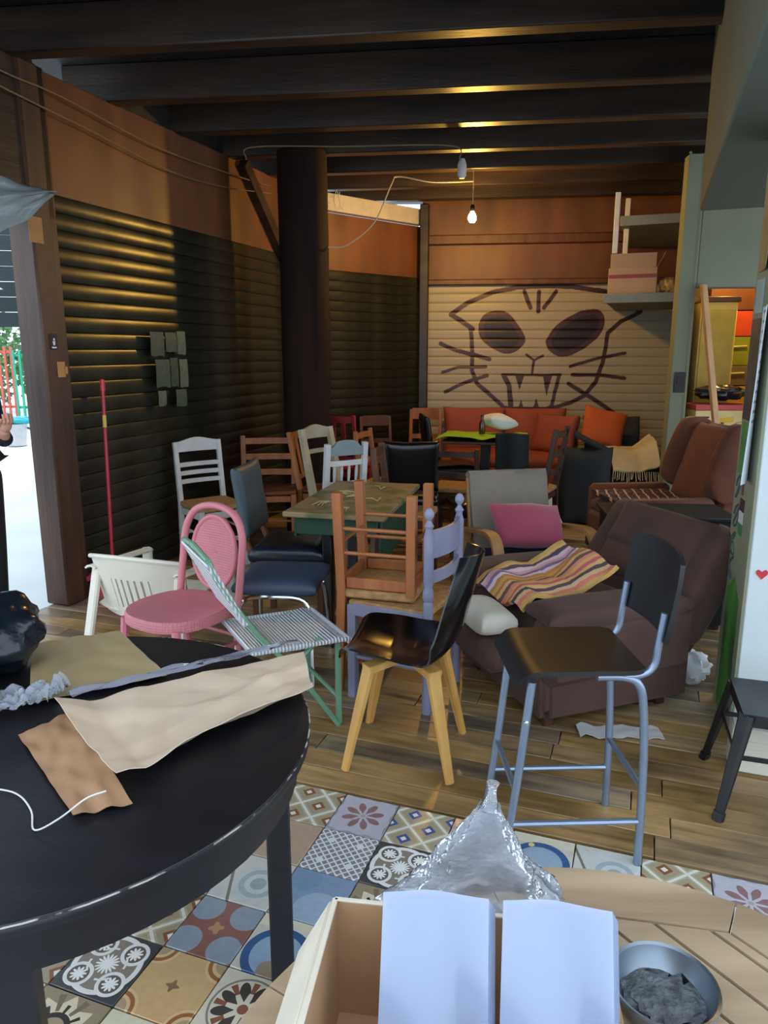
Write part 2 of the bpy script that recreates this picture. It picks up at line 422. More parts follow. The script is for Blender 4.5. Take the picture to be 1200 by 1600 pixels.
def t_scroll(x, y):
    r, t = polar(x, y)
    yield r > .95, '#4a4a4a'
    yield ((r - .88).abs() < .07), '#e8e6e2'
    ax = x.abs() - .5; ay = y.abs() - .5; q, s = polar(ax, ay)
    yield q < .34, '#6b625a'; yield (q - .33).abs() < .05, '#e8e6e2'
    yield q < ((s * 5).sin().abs() * .12 + .1), '#f0eeea'
    yield r < ((t * 8).sin().abs() * .18 + .14), '#f0eeea'
    yield ((r - .5).abs() < .03) * ((t * 4).sin() > 0), '#e8e6e2'
def t_rosette(x, y):
    r, t = polar(x, y); p = (t * 4).sin().abs()
    yield r < (p * -.28 + .98), '#dccfb4'; yield (r < .98) * (p > .93) * (r > .5), '#7d705c'
    yield ((r - .4).abs() < .07), '#3d3733'; yield (p < .3) * ((r - .58).abs() < .11), '#3d3733'; yield r < .33, '#a8937c'
def t_blue(x, y):
    q = length(x - .3, y + .5); yield q < .7, '#9fb0c4'; q2 = length(x + .5, y - .6); yield (q2 < .5), '#7f95b2'
def t_bluedot(x, y):
    q = length(x, y + .3); yield y > .55, '#d8cfb8'; yield (q < .95), '#3f5e8c'; yield q < .72, '#93a9bd'
    yield length(x + .35, y - .46) < .1, '#e0c68e'; yield length(x, y + .8) < .3, '#9a8a78'
def t_orange(x, y):
    q = length(x.abs() - 1, y.abs() - 1); yield q < .58, '#d9b98a'; yield q < .5, '#9a6a42'; yield q < .39, '#d9b98a'; yield q < .3, '#b09a7c'
    r, t = polar(x, y); yield r < ((t * 2).sin().abs() * -.1 + .2), '#8a6a52'
def t_star(x, y):
    q = length(x.abs() - .62, y.abs() - .62); yield q < .48, '#8f9aa6'; r, t = polar(x, y); yield r < ((t * 4).sin() * .05 + .18), '#b58a6a'
def t_compass(x, y):
    r, t = polar(x, y); yield (r - .86).abs() < .03, '#8a8478'; p = (t * 4).sin().abs(); w = 1 - (r - .5).abs() * 3
    yield (p > (1.1 - w * .7)) * (r > .16), '#4c4640'; yield ((t * 4 + 1.57).sin().abs() > .9) * ((r - .62).abs() < .16), '#8a5a48'; yield r < .14, '#8a5a48'
def t_leaf(x, y):
    a = (length(x - 1, y) < 1.25) * (length(x + 1, y) < 1.25); b = (length(x, y - 1) < 1.25) * (length(x, y + 1) < 1.25); yield (a + b).min(1), '#8a8a76'
def t_rings(x, y):
    q = length(x - .25, y + .1); yield q < .75, '#c2c6c4'; yield q < .6, '#a3aeb0'; yield q < .42, '#c4c9c8'; yield q < .25, '#9aa6a8'; yield (x + y * .4 + .7).abs() < .05, '#7c7568'
def t_plain(x, y): yield (x.abs().max(y.abs()) > 2), '#000000'
TM = {k: printed('tile ' + k, f, b, .22) for k, f, b in (
    ('brown diamonds', t_diamond('#8a5a40'), '#ddd8cc'), ('blue diamonds', t_diamond('#44598f'), '#ddd8cc'), ('flower', t_flower, '#b7b2bc'), ('lattice', t_lattice, '#8b8684'),
    ('scroll', t_scroll, '#8d8276'), ('rosette', t_rosette, '#9a8a72'), ('blue', t_blue, '#8699b4'), ('blue dot', t_bluedot, '#c9c3b6'), ('ochre rings', t_orange, '#cbaa78'),
    ('red star', t_star, '#8a6258'), ('compass', t_compass, '#d6cdba'), ('leaf', t_leaf, '#d8d0b4'), ('grey rings', t_rings, '#c8c6be'), ('tan', t_plain, '#b59c86'))}
tile_me = {k: mesh('tile', B().box((0, 0, 0), (.197, .197, .02), .002), m) for k, m in TM.items()}
cut_me = {k: mesh('tile', B().box((0, -.006, 0), (.197, .185, .02), .002), m) for k, m in TM.items()}
lay = {(-2, 0): 'brown diamonds', (-1, 0): 'flower', (0, 0): 'blue diamonds', (1, 0): 'tan', (2, 0): 'blue dot', (3, 0): 'grey rings', (4, 0): 'brown diamonds', (5, 0): 'flower',
       (-2, 1): 'tan', (-1, 1): 'lattice', (0, 1): 'scroll', (-1, 2): 'blue', (0, 2): 'rosette', (-2, 2): 'grey rings', (-3, 3): 'brown diamonds', (-2, 3): 'red star', (-1, 3): 'blue dot', (-3, 4): 'scroll', (-2, 4): 'ochre rings',
       (-1, 4): 'compass', (-3, 5): 'rosette', (-2, 5): 'leaf', (-1, 5): 'tan', (-4, 5): 'leaf', (0, 3): 'blue'}
keys = list(TM); random.seed(11)
for r in range(12):
    for c in range(-11, 11):
        k = lay.get((c, r)) or random.choice(keys); p = G0 + ex * (.2 * c + .1) - ey * (.2 * r + .1)
        if p.x < -2.6 or p.x > 1.75 or p.y < -.1: continue
        link('tile', (tile_me)[k], floor, (p.x, p.y, -.011), (0, 0, GA))
# ------------------------------------------------------------------ ceiling and beams
ceiling = struct('ceiling', B().box((1.0, 5.2, 3.36), (7.0, 8.6, .1), .002), m_deck)
mb = mesh('beam', B().box((0, 0, 0), (6.6, .11, .22), .008), m_dark)
for i, (y, dz) in enumerate(((1.55, 0), (2.35, 0), (3.18, 0), (3.98, 0), (4.78, 0), (5.48, 0), (6.16, 0), (6.8, 0), (7.45, 0), (8.05, 0))):
    p = V(1.25, y - .05, 3.2)
    link('beam', mb, ceiling, tuple(p), (0, 0, BA))
# ------------------------------------------------------------------ left wall: post, opening, roller shutter, plywood
def lbox(b, s0, s1, n0, n1, z0, z1, r=.004):
    return b.box(((s0 + s1) / 2, -(n0 + n1) / 2, (z0 + z1) / 2), (s1 - s0, n1 - n0, z1 - z0), r)
def lobj(name, b, m, parent=None, **k): return obj(name, b, m, parent, loc=tuple(L0), rot=(0, 0, LA), **k)
wl = lobj('wall_left', lbox(B(), .2, 3.25, -.12, -.03, 2.44, 3.1), m_ply); wl['kind'] = 'structure'
hd = lobj('trim_1', lbox(B(), -3.6, .2, -.14, .0, 2.3, 3.1), m_dark); hd['kind'] = 'structure'
pst = lobj('trim_2', lbox(lbox(B(), 0, .15, -.16, .02, 0, 3.1, .012), .15, .21, -.1, .0, 0, 3.1), m_postw); pst['kind'] = 'structure'
inf = lobj('trim_3', lbox(lbox(B(), .9, 2.55, -.1, -.06, 3.1, 3.31), -3.6, .2, -.1, -.06, 3.1, 3.31), m_deck); inf['kind'] = 'structure'
br = B(); br.bar(LW(2.35, -.0, 3.08), LW(3.1, -.0, 2.35), .09, .1); o = struct('trim_4', br, m_dark)
P_ = .098
prof0 = [(0, 0), (.005, .003), (.009, .012), (.011, .046), (.009, .082), (.005, .094), (0, .098)]
def slat_mesh(L, m, nseg=1):
    b = B(); prof = prof0 if nseg == 1 else [prof0[0], prof0[1], prof0[2]] + [(.0105, .012 + .01 * i) for i in range(1, 7)] + prof0[4:]; k = len(prof)
    vs = [(L * i / nseg, -n, z) for i in range(nseg + 1) for n, z in prof] + [(x, .012, z) for x in (0, L) for z in (0, .098)]
    fs = [(i * k + j, i * k + k + j, i * k + k + j + 1, i * k + j + 1) for i in range(nseg) for j in range(k - 1)]
    q = len(vs) - 4; e = nseg * k
    fs += [(0, k - 1, q + 1, q)[::-1], (e, q + 2, q + 3, e + k - 1)[::-1], (q, q + 1, q + 3, q + 2)]
    b.add(vs, fs); return mesh('slat', b, m, 30)
d1 = lobj('door_1', lbox(B(), .2, 3.25, -.1, -.05, 0, 2.45), m_base); d1['kind'] = 'structure'
sm = slat_mesh(3.04, m_slat)
for i in range(25): link('slat', sm, d1, (.205, .03, i * P_))
E1 = LW(3.1, -.02, 0); sv = C0 - E1; S2 = sv.length; SA = math.atan2(sv.y, sv.x)
d2 = obj('door_2', B().box((S2 / 2, .06, 1.2), (S2, .05, 2.4)), m_base, loc=tuple(E1), rot=(0, 0, SA)); d2['kind'] = 'structure'
sm2 = slat_mesh(S2 - .02, m_slat)
for i in range(24): link('slat', sm2, d2, (.01, .02, i * P_))
w2 = obj('wall_corner', B().box((S2 / 2, .05, 2.62), (S2, .06, .54)), m_ply, loc=tuple(E1), rot=(0, 0, SA)); w2['kind'] = 'structure'
o = obj('trim_5', B().box((S2 / 2 + .1, .02, 2.98), (S2 - .2, .1, .16)), mat('pale fascia board', '#c9c0b4', .7), loc=tuple(E1), rot=(0, 0, SA)); o['kind'] = 'structure'
o = obj('trim_6', B().box((0, 0, 1.55), (.1, .1, 3.1), .01), m_dark, loc=(C0.x + .02, C0.y - .09, 0), rot=(0, 0, BA)); o['kind'] = 'structure'
# round trunk column standing free of the shutter
b = B(); n = 18; vs = []; fs = []
for i in range(25):
    z = 3.1 * i / 24
    for k in range(n):
        a = 2 * math.pi * k / n; rr = .2 * (1 + .05 * noise.noise(V(math.cos(a) * 2, math.sin(a) * 2, z * 1.5)) + .02 * noise.noise(V(math.cos(a) * 9, math.sin(a) * 9, z * 3)))
        rr *= 1.0 + .1 * abs(math.sin(2 * a)) ** 2
        vs.append((rr * math.cos(a), rr * math.sin(a), z))
for i in range(24):
    for k in range(n): fs.append((i * n + k, i * n + (k + 1) % n, (i + 1) * n + (k + 1) % n, (i + 1) * n + k))
fs += [tuple(reversed(range(n))), tuple(range(24 * n, 25 * n))]
b.add(vs, fs); struct('trim_7', b, m_trunk, loc=(-.655, 6.3, 0))
# ------------------------------------------------------------------ painted back shutter
BW = 2.72; PX = 1113 / BW; ZT = 2.245
def zz(p): return ((p[0] - 52) / PX, ZT - (p[1] - 65) / PX)
strokes = [(.05, [(185, 180), (260, 130), (370, 85), (480, 65), (600, 60), (720, 65), (870, 88), (960, 125), (1020, 172)]), (.05, [(185, 180), (240, 215), (285, 245)]),
           (.045, [(275, 245), (285, 330), (285, 430), (310, 490), (370, 540), (430, 592)]), (.045, [(1020, 175), (940, 215), (885, 265), (880, 330), (870, 400), (845, 480), (800, 540), (740, 575), (650, 605)]),
           (.045, [(510, 85), (540, 155)]), (.045, [(575, 85), (575, 168)]), (.045, [(650, 85), (600, 155)]), (.025, [(530, 360), (565, 385), (605, 365)]), (.028, [(565, 385), (560, 440)]),
           (.028, [(425, 450), (560, 452), (688, 450)]), (.055, [(432, 455), (458, 500), (468, 590)]), (.04, [(682, 452), (668, 520), (655, 590), (640, 606)]),
           (.045, [(140, 310), (210, 340), (365, 380)]), (.035, [(150, 440), (220, 418), (350, 415)]), (.04, [(165, 530), (260, 485), (355, 455)]),
           (.035, [(730, 412), (850, 375), (965, 353)]), (.04, [(740, 450), (860, 450), (972, 464)]), (.045, [(725, 490), (820, 545), (945, 628)])]
eyes = [[(320, 225), (350, 185), (420, 178), (470, 220), (512, 300), (450, 346), (380, 322), (330, 280)], [(625, 300), (660, 245), (740, 190), (830, 172), (858, 215), (840, 270), (770, 330), (690, 360), (640, 335)]]
fills = [[(485, 455), (525, 455), (505, 520)], [(610, 455), (650, 455), (628, 548)], [(505, 597), (515, 562), (528, 597)], [(570, 597), (582, 558), (597, 597)], [(425, 594), (642, 594), (630, 628), (425, 628)]]
strokes = [(w, [zz(p) for p in l]) for w, l in strokes]; eyes = [[(q.x, q.y) for q in bez([V(*zz(p), 0) for p in l + l[:1]], 4)][:-1] for l in eyes]; fills = [[zz(p) for p in l] for l in fills]
def sd(p, a, c):
    dx, dy = c[0] - a[0], c[1] - a[1]; t = max(0, min(1, ((p[0] - a[0]) * dx + (p[1] - a[1]) * dy) / (dx * dx + dy * dy))); return math.hypot(p[0] - a[0] - dx * t, p[1] - a[1] - dy * t)
def inside(p, l):
    k = False
    for i in range(len(l)):
        a, c = l[i - 1], l[i]
        if (a[1] > p[1]) != (c[1] > p[1]) and p[0] < (c[0] - a[0]) * (p[1] - a[1]) / (c[1] - a[1]) + a[0]: k = not k
    return k
seg_all = [(w, l[i], l[i + 1]) for w, l in strokes for i in range(len(l) - 1)]
eyeseg = [(l[i - 1], l[i]) for l in eyes for i in range(len(l))]
def paint(p):
    p = (p[0] + .006 * noise.noise(V(p[0] * 9, p[1] * 9, 0)), p[1] + .006 * noise.noise(V(p[0] * 9, p[1] * 9, 5)))
    v = 0
    for w, a, c in seglist:
        d = sd(p, a, c)
        if d < w: v = max(v, min(1, (w * .5 - d) / .008 + .5))
    for l in eyes:
        if inside(p, l): v = max(v, 1.35)
    for a, c in eyeseg:
        d = sd(p, a, c); v = max(v, min(.9, (.026 - d) / .008 + .5)) if d < .05 and v < 1.3 else (.85 if d < .03 else v)
    for l in fills:
        if inside(p, l): v = max(v, 1)
    return max(0, v)
m_gr, nt, bs = newmat('painted cream shutter'); at_ = node(nt, 'ShaderNodeAttribute', attribute_name='paint')
rp = node(nt, 'ShaderNodeValToRGB'); e = rp.color_ramp.elements; e[0].color = lin('#a59a82'); e[1].color = lin('#1c1118'); e[0].position = .1; q_ = e.new(.55); q_.color = lin('#4a2a2e')
nt.links.new(at_.outputs['Fac'], rp.inputs[0]); nt.links.new(rp.outputs[0], bs.inputs['Base Color']); bs.inputs['Roughness'].default_value = .45
d3 = obj('door_3', B().box((BW / 2, .06, 1.14), (BW, .05, 2.28)), m_base, loc=tuple(C0), rot=(0, 0, BA)); d3['kind'] = 'structure'
NS = 400
for i in range(24):
    z0 = i * P_ - .07
    if i < 5: me = slat_mesh(BW - .01, m_gr)
    else:
        me = slat_mesh(BW - .01, m_gr, NS)
        at = me.attributes.new('paint', 'FLOAT', 'POINT')
        seglist = [q for q in seg_all if min(q[1][1], q[2][1]) - q[0] < z0 + .1 and max(q[1][1], q[2][1]) + q[0] > z0]
        for k, v_ in enumerate(me.vertices): at.data[k].value = paint((v_.co.x, v_.co.z + z0)) / 1.4
    link('slat', me, d3, (.005, .02, z0))
wb = obj('wall_back', B().box((BW / 2 + .1, .04, 2.795), (BW + .2, .06, 1.03)), m_ply, loc=tuple(C0), rot=(0, 0, BA)); wb['kind'] = 'structure'
o = obj('trim_8', B().box((BW / 2, -.03, 2.74), (BW, .08, .1), .01).box((BW / 2, -.03, 2.3), (BW, .06, .06), .01), m_brownw, loc=tuple(C0), rot=(0, 0, BA)); o['kind'] = 'structure'
# ------------------------------------------------------------------ grey wall with the store-room doorway
def rbx(b, x0, x1, y0, y1, z0, z1): return b.box(((x0 + x1) / 2, (y0 + y1) / 2, (z0 + z1) / 2), (x1 - x0, y1 - y0, z1 - z0), .006)
o = obj('wall_right', rbx(rbx(rbx(rbx(B(), 0, .14, 0, .14, 0, 3.1), .14, 2.0, 0, .14, 2.07, 3.1), .95, 2.0, 0, .14, 0, 2.07), 0, .02, 0, .02, 3.1, 3.12), m_grey, loc=tuple(RC), rot=(0, 0, BA)); o['kind'] = 'structure'
ew = C0 + bd * BW; dv = ew - RC; o = obj('wall_side', B().box((dv.length / 2, -.06, 1.55), (dv.length, .1, 3.1)), m_grey, loc=tuple(RC + bd * .02 + bn * .02), rot=(0, 0, math.atan2(dv.y, dv.x))); o['kind'] = 'structure'
m_store = mat('cream store wall', '#d9c27a', .8, var=.1)
o = obj('wall_store', rbx(rbx(B(), .2, 2.2, 2.2, 2.3, 0, 3.1), 2.0, 2.1, .1, 2.2, 0, 3.1), m_store, loc=tuple(RC), rot=(0, 0, BA)); o['kind'] = 'structure'
# near pier: white front, grey-green side
PC = V(1.43, 2.75, 0); PA = R(-14); pex = V(math.cos(PA), math.sin(PA), 0); pey = V(-math.sin(PA), math.cos(PA), 0)
o = obj('wall_pier', B().box((.8, .17, 1.67), (1.6, .34, 3.34), .008), m_white, loc=tuple(PC), rot=(0, 0, PA)); o['kind'] = 'structure'
o = obj('trim_9', B().box((-.002, .17, 1.6), (.012, .336, 3.2), .002), m_grey, loc=tuple(PC), rot=(0, 0, PA)); o['kind'] = 'structure'
# dropped soffit along the right
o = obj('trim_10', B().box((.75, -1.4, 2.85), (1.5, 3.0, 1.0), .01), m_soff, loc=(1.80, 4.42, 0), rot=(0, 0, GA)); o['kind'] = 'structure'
# ------------------------------------------------------------------ lamps
bulb = thing('hanging_bulb', 'lit bare light bulb hanging on a cable in front of the painted shutter', 'light bulb', (.774, 6.8, 2.71))
obj('glass_bulb', B().lathe([(.002, -.05), (.022, -.045), (.034, -.025), (.036, -.005), (.028, .018), (.016, .036), (.014, .045)], 18), emit('bulb glow', '#ffc45c', 780), bulb)
obj('socket', B().lathe([(.018, .042), (.02, .05), (.02, .085), (.012, .1)], 14), m_black, bulb)
obj('cable', B().tube([(0, 0, .095), (.004, .01, .25), (0, 0, .4)], .004, 6), m_wire, bulb)
st = thing('store_lamp', 'small bright lamp lighting the store room behind the doorway', 'lamp', tuple(RC + bd * .75 + bn * .75 + V(0, 0, 2.55)))
obj('globe', B().lathe([(.01, -.05), (.04, -.035), (.05, 0), (.04, .035), (.01, .05)], 14), emit('store glow', '#ffce62', 420), st); obj('cord', B().tube([(0, 0, .04), (0, 0, .72)], .005, 6), m_wire, st)
# ------------------------------------------------------------------ chairs
def wood_chair(name, label, loc, rz, m, seatm=None, w=.4, d=.39, sh=.45, h=.88, style='ladder', n=3, group=None, rot=None, leg=.036, lean=.05, slat_h=.05, first=None, cat='chair', seat_t=.03, crestm=None):
    t = thing(name, label, cat, loc, rz, group, rot); hw = w / 2 - leg / 2; hd = d / 2 - leg / 2
    for sx in (-1, 1): obj('leg', B().bar((sx * hw, -hd, 0), (sx * hw, -hd, sh - .01), leg, leg), m, t)
    by = lambda z: hd + (lean * max(0, z - sh) / (h - sh))
    for sx in (-1, 1):
        b = B().bar((sx * hw, hd + .02, 0), (sx * hw, hd, sh), leg, leg); b.bar((sx * hw, hd, sh - .005), (sx * hw, by(h), h), leg, leg, w2=leg * .9, t2=leg * .85); obj('back_post', b, m, t)
    if style == 'turned':
        for c in [c for c in t.children if c.name.startswith('back_post')]: pass
    sb = B()
    if seatm in (m_rush,): sb.box((0, 0, sh), (w - .01, d - .01, .04), .014)
    else: sb.box((0, -.005, sh), (w, d, seat_t), .008)
    obj('seat', sb, seatm or m, t)
    b = B()
    for sx in (-1, 1): b.box((sx * hw, 0, sh - .05), (.02, 2 * hd - leg, .05)); 
    b.box((0, -hd, sh - .05), (2 * hw - leg, .02, .05)); b.box((0, hd, sh - .05), (2 * hw - leg, .02, .05)); obj('apron', b, m, t)
    for z in (.16, .27):
        for sx in (-1, 1): obj('stretcher', B().tube([(sx * hw, -hd, z), (sx * hw, hd + .01, z)], .009, 8), m, t)
    obj('stretcher', B().tube([(-hw, -hd, .22), (hw, -hd, .22)], .009, 8), m, t); obj('stretcher', B().tube([(-hw, hd, .22), (hw, hd, .22)], .009, 8), m, t)
    iw = 2 * hw - leg + .012
    def hbar(z, hh, nm='slat', mm=None):
        obj(nm, B().sheet(lambda u, v: ((u - .5) * iw, by(z) + .02 * (1 - (2 * u - 1) ** 2) - .004, z + (v - .5) * hh), 6, 1, .016), mm or m, t)
    if style == 'ladder':
        zs = [h - .045 - i * ((h - sh) * (.62 if n > 2 else .5) / max(1, n - 1)) for i in range(n)]
        for i, z in enumerate(zs): hbar(z, slat_h * (first if first and i == 0 else 1))
    elif style == 'crest':                     # shaped top rail, thin rails below
        def top(u, v): x = 2 * u - 1; return ((u - .5) * iw, by(h) + .015 * (1 - x * x) - .004, h - .075 + v * (.075 + .028 * (math.cos(x * math.pi * .9) * .5 + .5)))
        obj('crest_rail', B().sheet(top, 12, 2, .018), crestm or m, t)
        for i in range(n): hbar(h - .17 - i * .062, .032)
    elif style == 'spindle':
        def top(u, v):
            x = 2 * u - 1; hh = .055 + .045 * max(0, 1 - (abs(x) * 1.25) ** 4) ; return ((u - .5) * iw, by(h) - .004, h - .08 + v * hh)
        obj('crest_rail', B().sheet(top, 14, 2, .018), crestm or m, t)
        zb = h - .27; zt = h - .13; hbar(zt, .035, 'rail'); hbar(zb, .03, 'rail')
        for i in range(n):
            x = (i + 1 - (n + 1) / 2) * iw / (n + .6); obj('spindle', B().tube([(x, by(zb), zb), (x, by((zb + zt) / 2), (zb + zt) / 2), (x, by(zt), zt)], [.007, .011, .007], 8), m, t)
    elif style == 'splat':
        hbar(h - .04, .06, 'crest_rail'); hbar(sh + .1, .04, 'rail')
        for x in (-.05, .05): obj('splat', B().bar((x, by(sh + .1), sh + .1), (x, by(h - .06), h - .06), .045, .012), m, t)
    return t
# left wall and middle group
wood_chair('wooden_chair', 'white painted wooden chair with three thin rails standing by the black shutter', (-1.27, 5.3, 0), R(38), m_whitep, m_rush, w=.38, h=.9, style='crest', n=3)
wood_chair('wooden_chair', 'orange brown ladder-back chair with three slats facing the camera behind the green table', (-.95, 5.9, 0), R(6), m_pine2, m_brownw, w=.46, d=.4, h=.87, style='ladder', n=3, leg=.045, lean=.03)
wood_chair('wooden_chair', 'orange brown chair with two upright splats turned beside the ladder-back chair', (-.47, 5.98, 0), R(75), m_pine, m_brownw, w=.38, h=.92, style='splat', lean=.09, leg=.04)
wood_chair('wooden_chair', 'tall cream painted chair leaning back behind the white spindle chair', (-.3, 5.45, 0), R(52), m_cream, m_rush, w=.36, h=.98, style='crest', n=1, lean=.12, leg=.05)
wood_chair('wooden_chair', 'small white chair with four spindles and a grey blue crest at the green table', (-.35, 4.92, 0), R(212), m_whitep, m_rush, w=.32, d=.32, sh=.44, h=.97, style='spindle', n=4, lean=.06, leg=.04, crestm=mat('grey blue crest paint', '#7d8888', .5))
wood_chair('wooden_chair', 'red painted chair far back beside the dark trunk column', (-.36, 7.13, 0), R(160), m_red, m_red, w=.36, h=.97, style='splat', leg=.035)
wood_chair('wooden_chair', 'honey wood chair half hidden behind the spindle chair', (.03, 6.2, 0), R(70), m_pine, m_rush, w=.38, h=.9, style='ladder', n=2)
wood_chair('wooden_chair', 'brown wooden chair with tall posts next to the black padded chair', (.17, 5.0, 0), R(80), m_brownw, m_rush, w=.36, h=.92, style='ladder', n=2, leg=.05)
wood_chair('wooden_chair', 'small orange wood chair in the far corner left of the far table', (-.02, 7.64, 0), R(20), m_brownw, m_pine, w=.36, h=.88, style='ladder', n=2, first=2.2)
wood_chair('wooden_chair', 'small orange wood chair in the far corner touching the terracotta sofa', (.4, 7.8, 0), R(-15), m_pine2, m_pine, w=.36, h=.94, style='ladder', n=2, first=2.4)
wood_chair('wooden_chair', 'dark wood ladder chair standing in front of the far table', (1.2, 5.95, 0), R(-118), m_darkw, m_rush, w=.4, h=.96, style='ladder', n=3, leg=.042, lean=.08)
wood_chair('wooden_chair', 'dark chair with a golden rush seat tucked under the far table', (.62, 6.0, 0), R(165), m_darkw, m_rush, w=.4, h=.8, style='ladder', n=2, leg=.04)
# lavender chair with turned posts, an orange chair upside down on it
lav = thing('turned_chair', 'lavender painted chair with ball-topped turned posts carrying an upturned chair', 'chair', (.1, 3.19, 0), R(-116))
hw = .18
for sx in (-1, 1):
    pr_ = [(.022, 0), (.022, .5), (.017, .515), (.024, .53), (.024, .56), (.017, .575), (.022, .6), (.022, .8), (.014, .83), (.021, .845), (.012, .86), (.008, .868), (.02, .885), (.021, .9), (.012, .918), (.001, .922)]
    obj('back_post', B().at((sx * hw, .185, 0)).lathe(pr_, 14), m_lav, lav); obj('leg', B().box((sx * hw, -.18, .225), (.04, .04, .45)), m_lav, lav)
    obj('stretcher', B().tube([(sx * hw, -.18, .2), (sx * hw, .185, .2)], .01, 8), m_lav, lav)
obj('seat', B().box((0, 0, .455), (.39, .39, .03), .012), m_rush, lav); obj('seat_rail', B().box((0, -.19, .43), (.34, .022, .06)).box((-.19, 0, .43), (.022, .34, .06)).box((.19, 0, .43), (.022, .34, .06)), m_lav, lav)
obj('back_slat', B().sheet(lambda u, v: ((u - .5) * .33, .185 + .035 * (1 - (2 * u - 1) ** 2), .7 + v * (.12 + .0 * u)), 8, 2, .016), m_lav, lav)
obj('back_slat', B().sheet(lambda u, v: ((u - .5) * .33, .185 + .03 * (1 - (2 * u - 1) ** 2), .59 + v * .05), 8, 2, .016), m_lav, lav)
upt = wood_chair('wooden_chair', 'orange brown wooden chair turned upside down on the lavender chair', (.01, 3.234, .952), 0, m_pine2, m_rush, w=.36, d=.36, sh=.455, h=.93, style='ladder', n=3, leg=.042, rot=(R(180), 0, R(-106)), lean=.02)
# black shell chair
sh = thing('shell_chair', 'glossy black plastic shell chair on four splayed pale wood legs', 'chair', (.09, 2.64, 0), R(-103))
sp = bez([(0, -.235, .425), (0, -.2, .455), (0, -.08, .44), (0, .05, .425), (0, .15, .45), (0, .205, .53), (0, .24, .66), (0, .285, .84)], 4)
hwid = [.13, .19, .215, .225, .225, .22, .2, .11]
def shell(u, v):
    x = u * (len(sp) - 1); i = min(int(x), len(sp) - 2); p = sp[i].lerp(sp[i + 1], x - i)
    y = u * 7; j = min(int(y), 6); w_ = hwid[j] + (hwid[j + 1] - hwid[j]) * (y - j); t = 2 * v - 1
    k = min(1, max(0, (u - .45) / .25)); up = t * t
    return (w_ * t, p.y - .075 * up * k, p.z + (.045 * math.sin(min(1, u * 1.5) * math.pi) ** .6 if u < .66 else 0) * up * (1 - k) + .03 * up * k * (1 - u))
obj('shell_seat', B().sheet(shell, 40, 20, .007), m_shell, sh, 60)
for sx in (-1, 1):
    for sy in (-1, 1):
        b = B().bar((sx * .12, sy * .12, .40), (sx * .19, sy * .2, 0), .055, .034, .008, (sx, sy, 0), w2=.034, t2=.026); obj('leg', b, m_beech, sh)
    obj('seat_support', B().bar((sx * .13, -.13 * sx, .392), (-sx * .0, .0, .415), .06, .03), m_beech, sh)
    obj('seat_support', B().bar((sx * .13, .13 * sx, .392), (-sx * .0, .0, .415), .06, .03), m_beech, sh)
# bar stool
bs_ = thing('bar_stool', 'tall bar stool with black ply seat and back on silver tube legs', 'bar stool', (.575, 2.12, 0), R(-88))
for sx in (-1, 1):
    x = sx * .15
    b = B().tube(bez([(x, .205, 0), (x, .2, .3), (x, .185, .52), (x, .165, .60), (x, .12, .625), (x, .04, .628)], 6), .0125, 10)
    obj('back_leg', b, m_silver, bs_)
    obj('back_support', B().tube(bez([(x, .1, .628), (x, .17, .632), (x, .205, .66), (x, .213, .72), (x, .225, .82)], 6), .011, 10), m_silver, bs_)
    fl = obj('front_leg', B().tube([(x, -.215, 0), (x, -.18, .3), (x, -.15, .615)], .0125, 10), m_silver, bs_)
    obj('bolt', B().at((x + sx * .012, -.165, .49), (0, R(90), 0)).lathe([(.008, -.003), (.008, .003), (.004, .005)], 10), m_chrome, fl)
    obj('foot_rail', B().tube([(x, -.2, .15 if sx < 0 else .15), (x, .2, .15)], .0095, 8), m_silver, bs_)
obj('foot_rail', B().tube([(-.15, -.185, .26), (.15, -.185, .26)], .0095, 8), m_silver, bs_)
obj('foot_rail', B().tube([(-.15, .2, .26), (.15, .2, .26)], .0095, 8), m_silver, bs_)
def ss(u, v):
    y = -.2 + .38 * u; t = 2 * v - 1; r = min(1, min(u, 1 - u) / .12); w_ = .175 * (1 - .12 * (1 - r) ** 2)
    return (w_ * t, y, .648 - .045 * max(0, (.16 - u) / .16) ** 2 - .008 * math.sin(u * math.pi) * (1 - t * t))
m_blkply = mat('black stained ply', '#101014', .5, var=.3, scale=12)
obj('seat', B().sheet(ss, 20, 12, .014), m_blkply, bs_)
def sb_(u, v): t = 2 * u - 1; return (.185 * t * (1 - .05 * (2 * v - 1) ** 4), .222 + .03 * (1 - t * t) + .03 * v, .735 + .255 * v - .02 * t ** 4 * v)
obj('backrest', B().sheet(sb_, 16, 10, .013), m_blkply, bs_)
# pink bistro chair
pk = thing('bistro_chair', 'dusty pink plastic bistro chair with round woven-look seat and arched back', 'chair', (-.9, 3.04, 0), R(-33))
m_cane = mat('pink cane weave', '#c07078', .5, var=.12, scale=3)
nt = m_cane.node_tree; wv = node(nt, 'ShaderNodeTexVoronoi'); wv.inputs['Scale'].default_value = 85; wv.inputs['Randomness'].default_value = 0
tc = node(nt, 'ShaderNodeTexCoord'); nt.links.new(tc.outputs['Object'], wv.inputs['Vector']); bp = node(nt, 'ShaderNodeBump'); bp.inputs['Strength'].default_value = .9; bp.inputs['Distance'].default_value = .004
nt.links.new(wv.outputs['Distance'], bp.inputs['Height']); nt.links.new(bp.outputs[0], nt.nodes['Principled BSDF'].inputs['Normal'])
def ring(rx, ry, z, n=40, y0=0, k=2.4):
    o = []
    for i in range(n):
        a = 2 * math.pi * i / n; c, s = math.cos(a), math.sin(a)
        o.append((rx * math.copysign(abs(c) ** (2 / k), c), y0 + ry * math.copysign(abs(s) ** (2 / k), s), z))
    return o
so = ring(.215, .215, .46)
b = B(); vs = []; fs = []
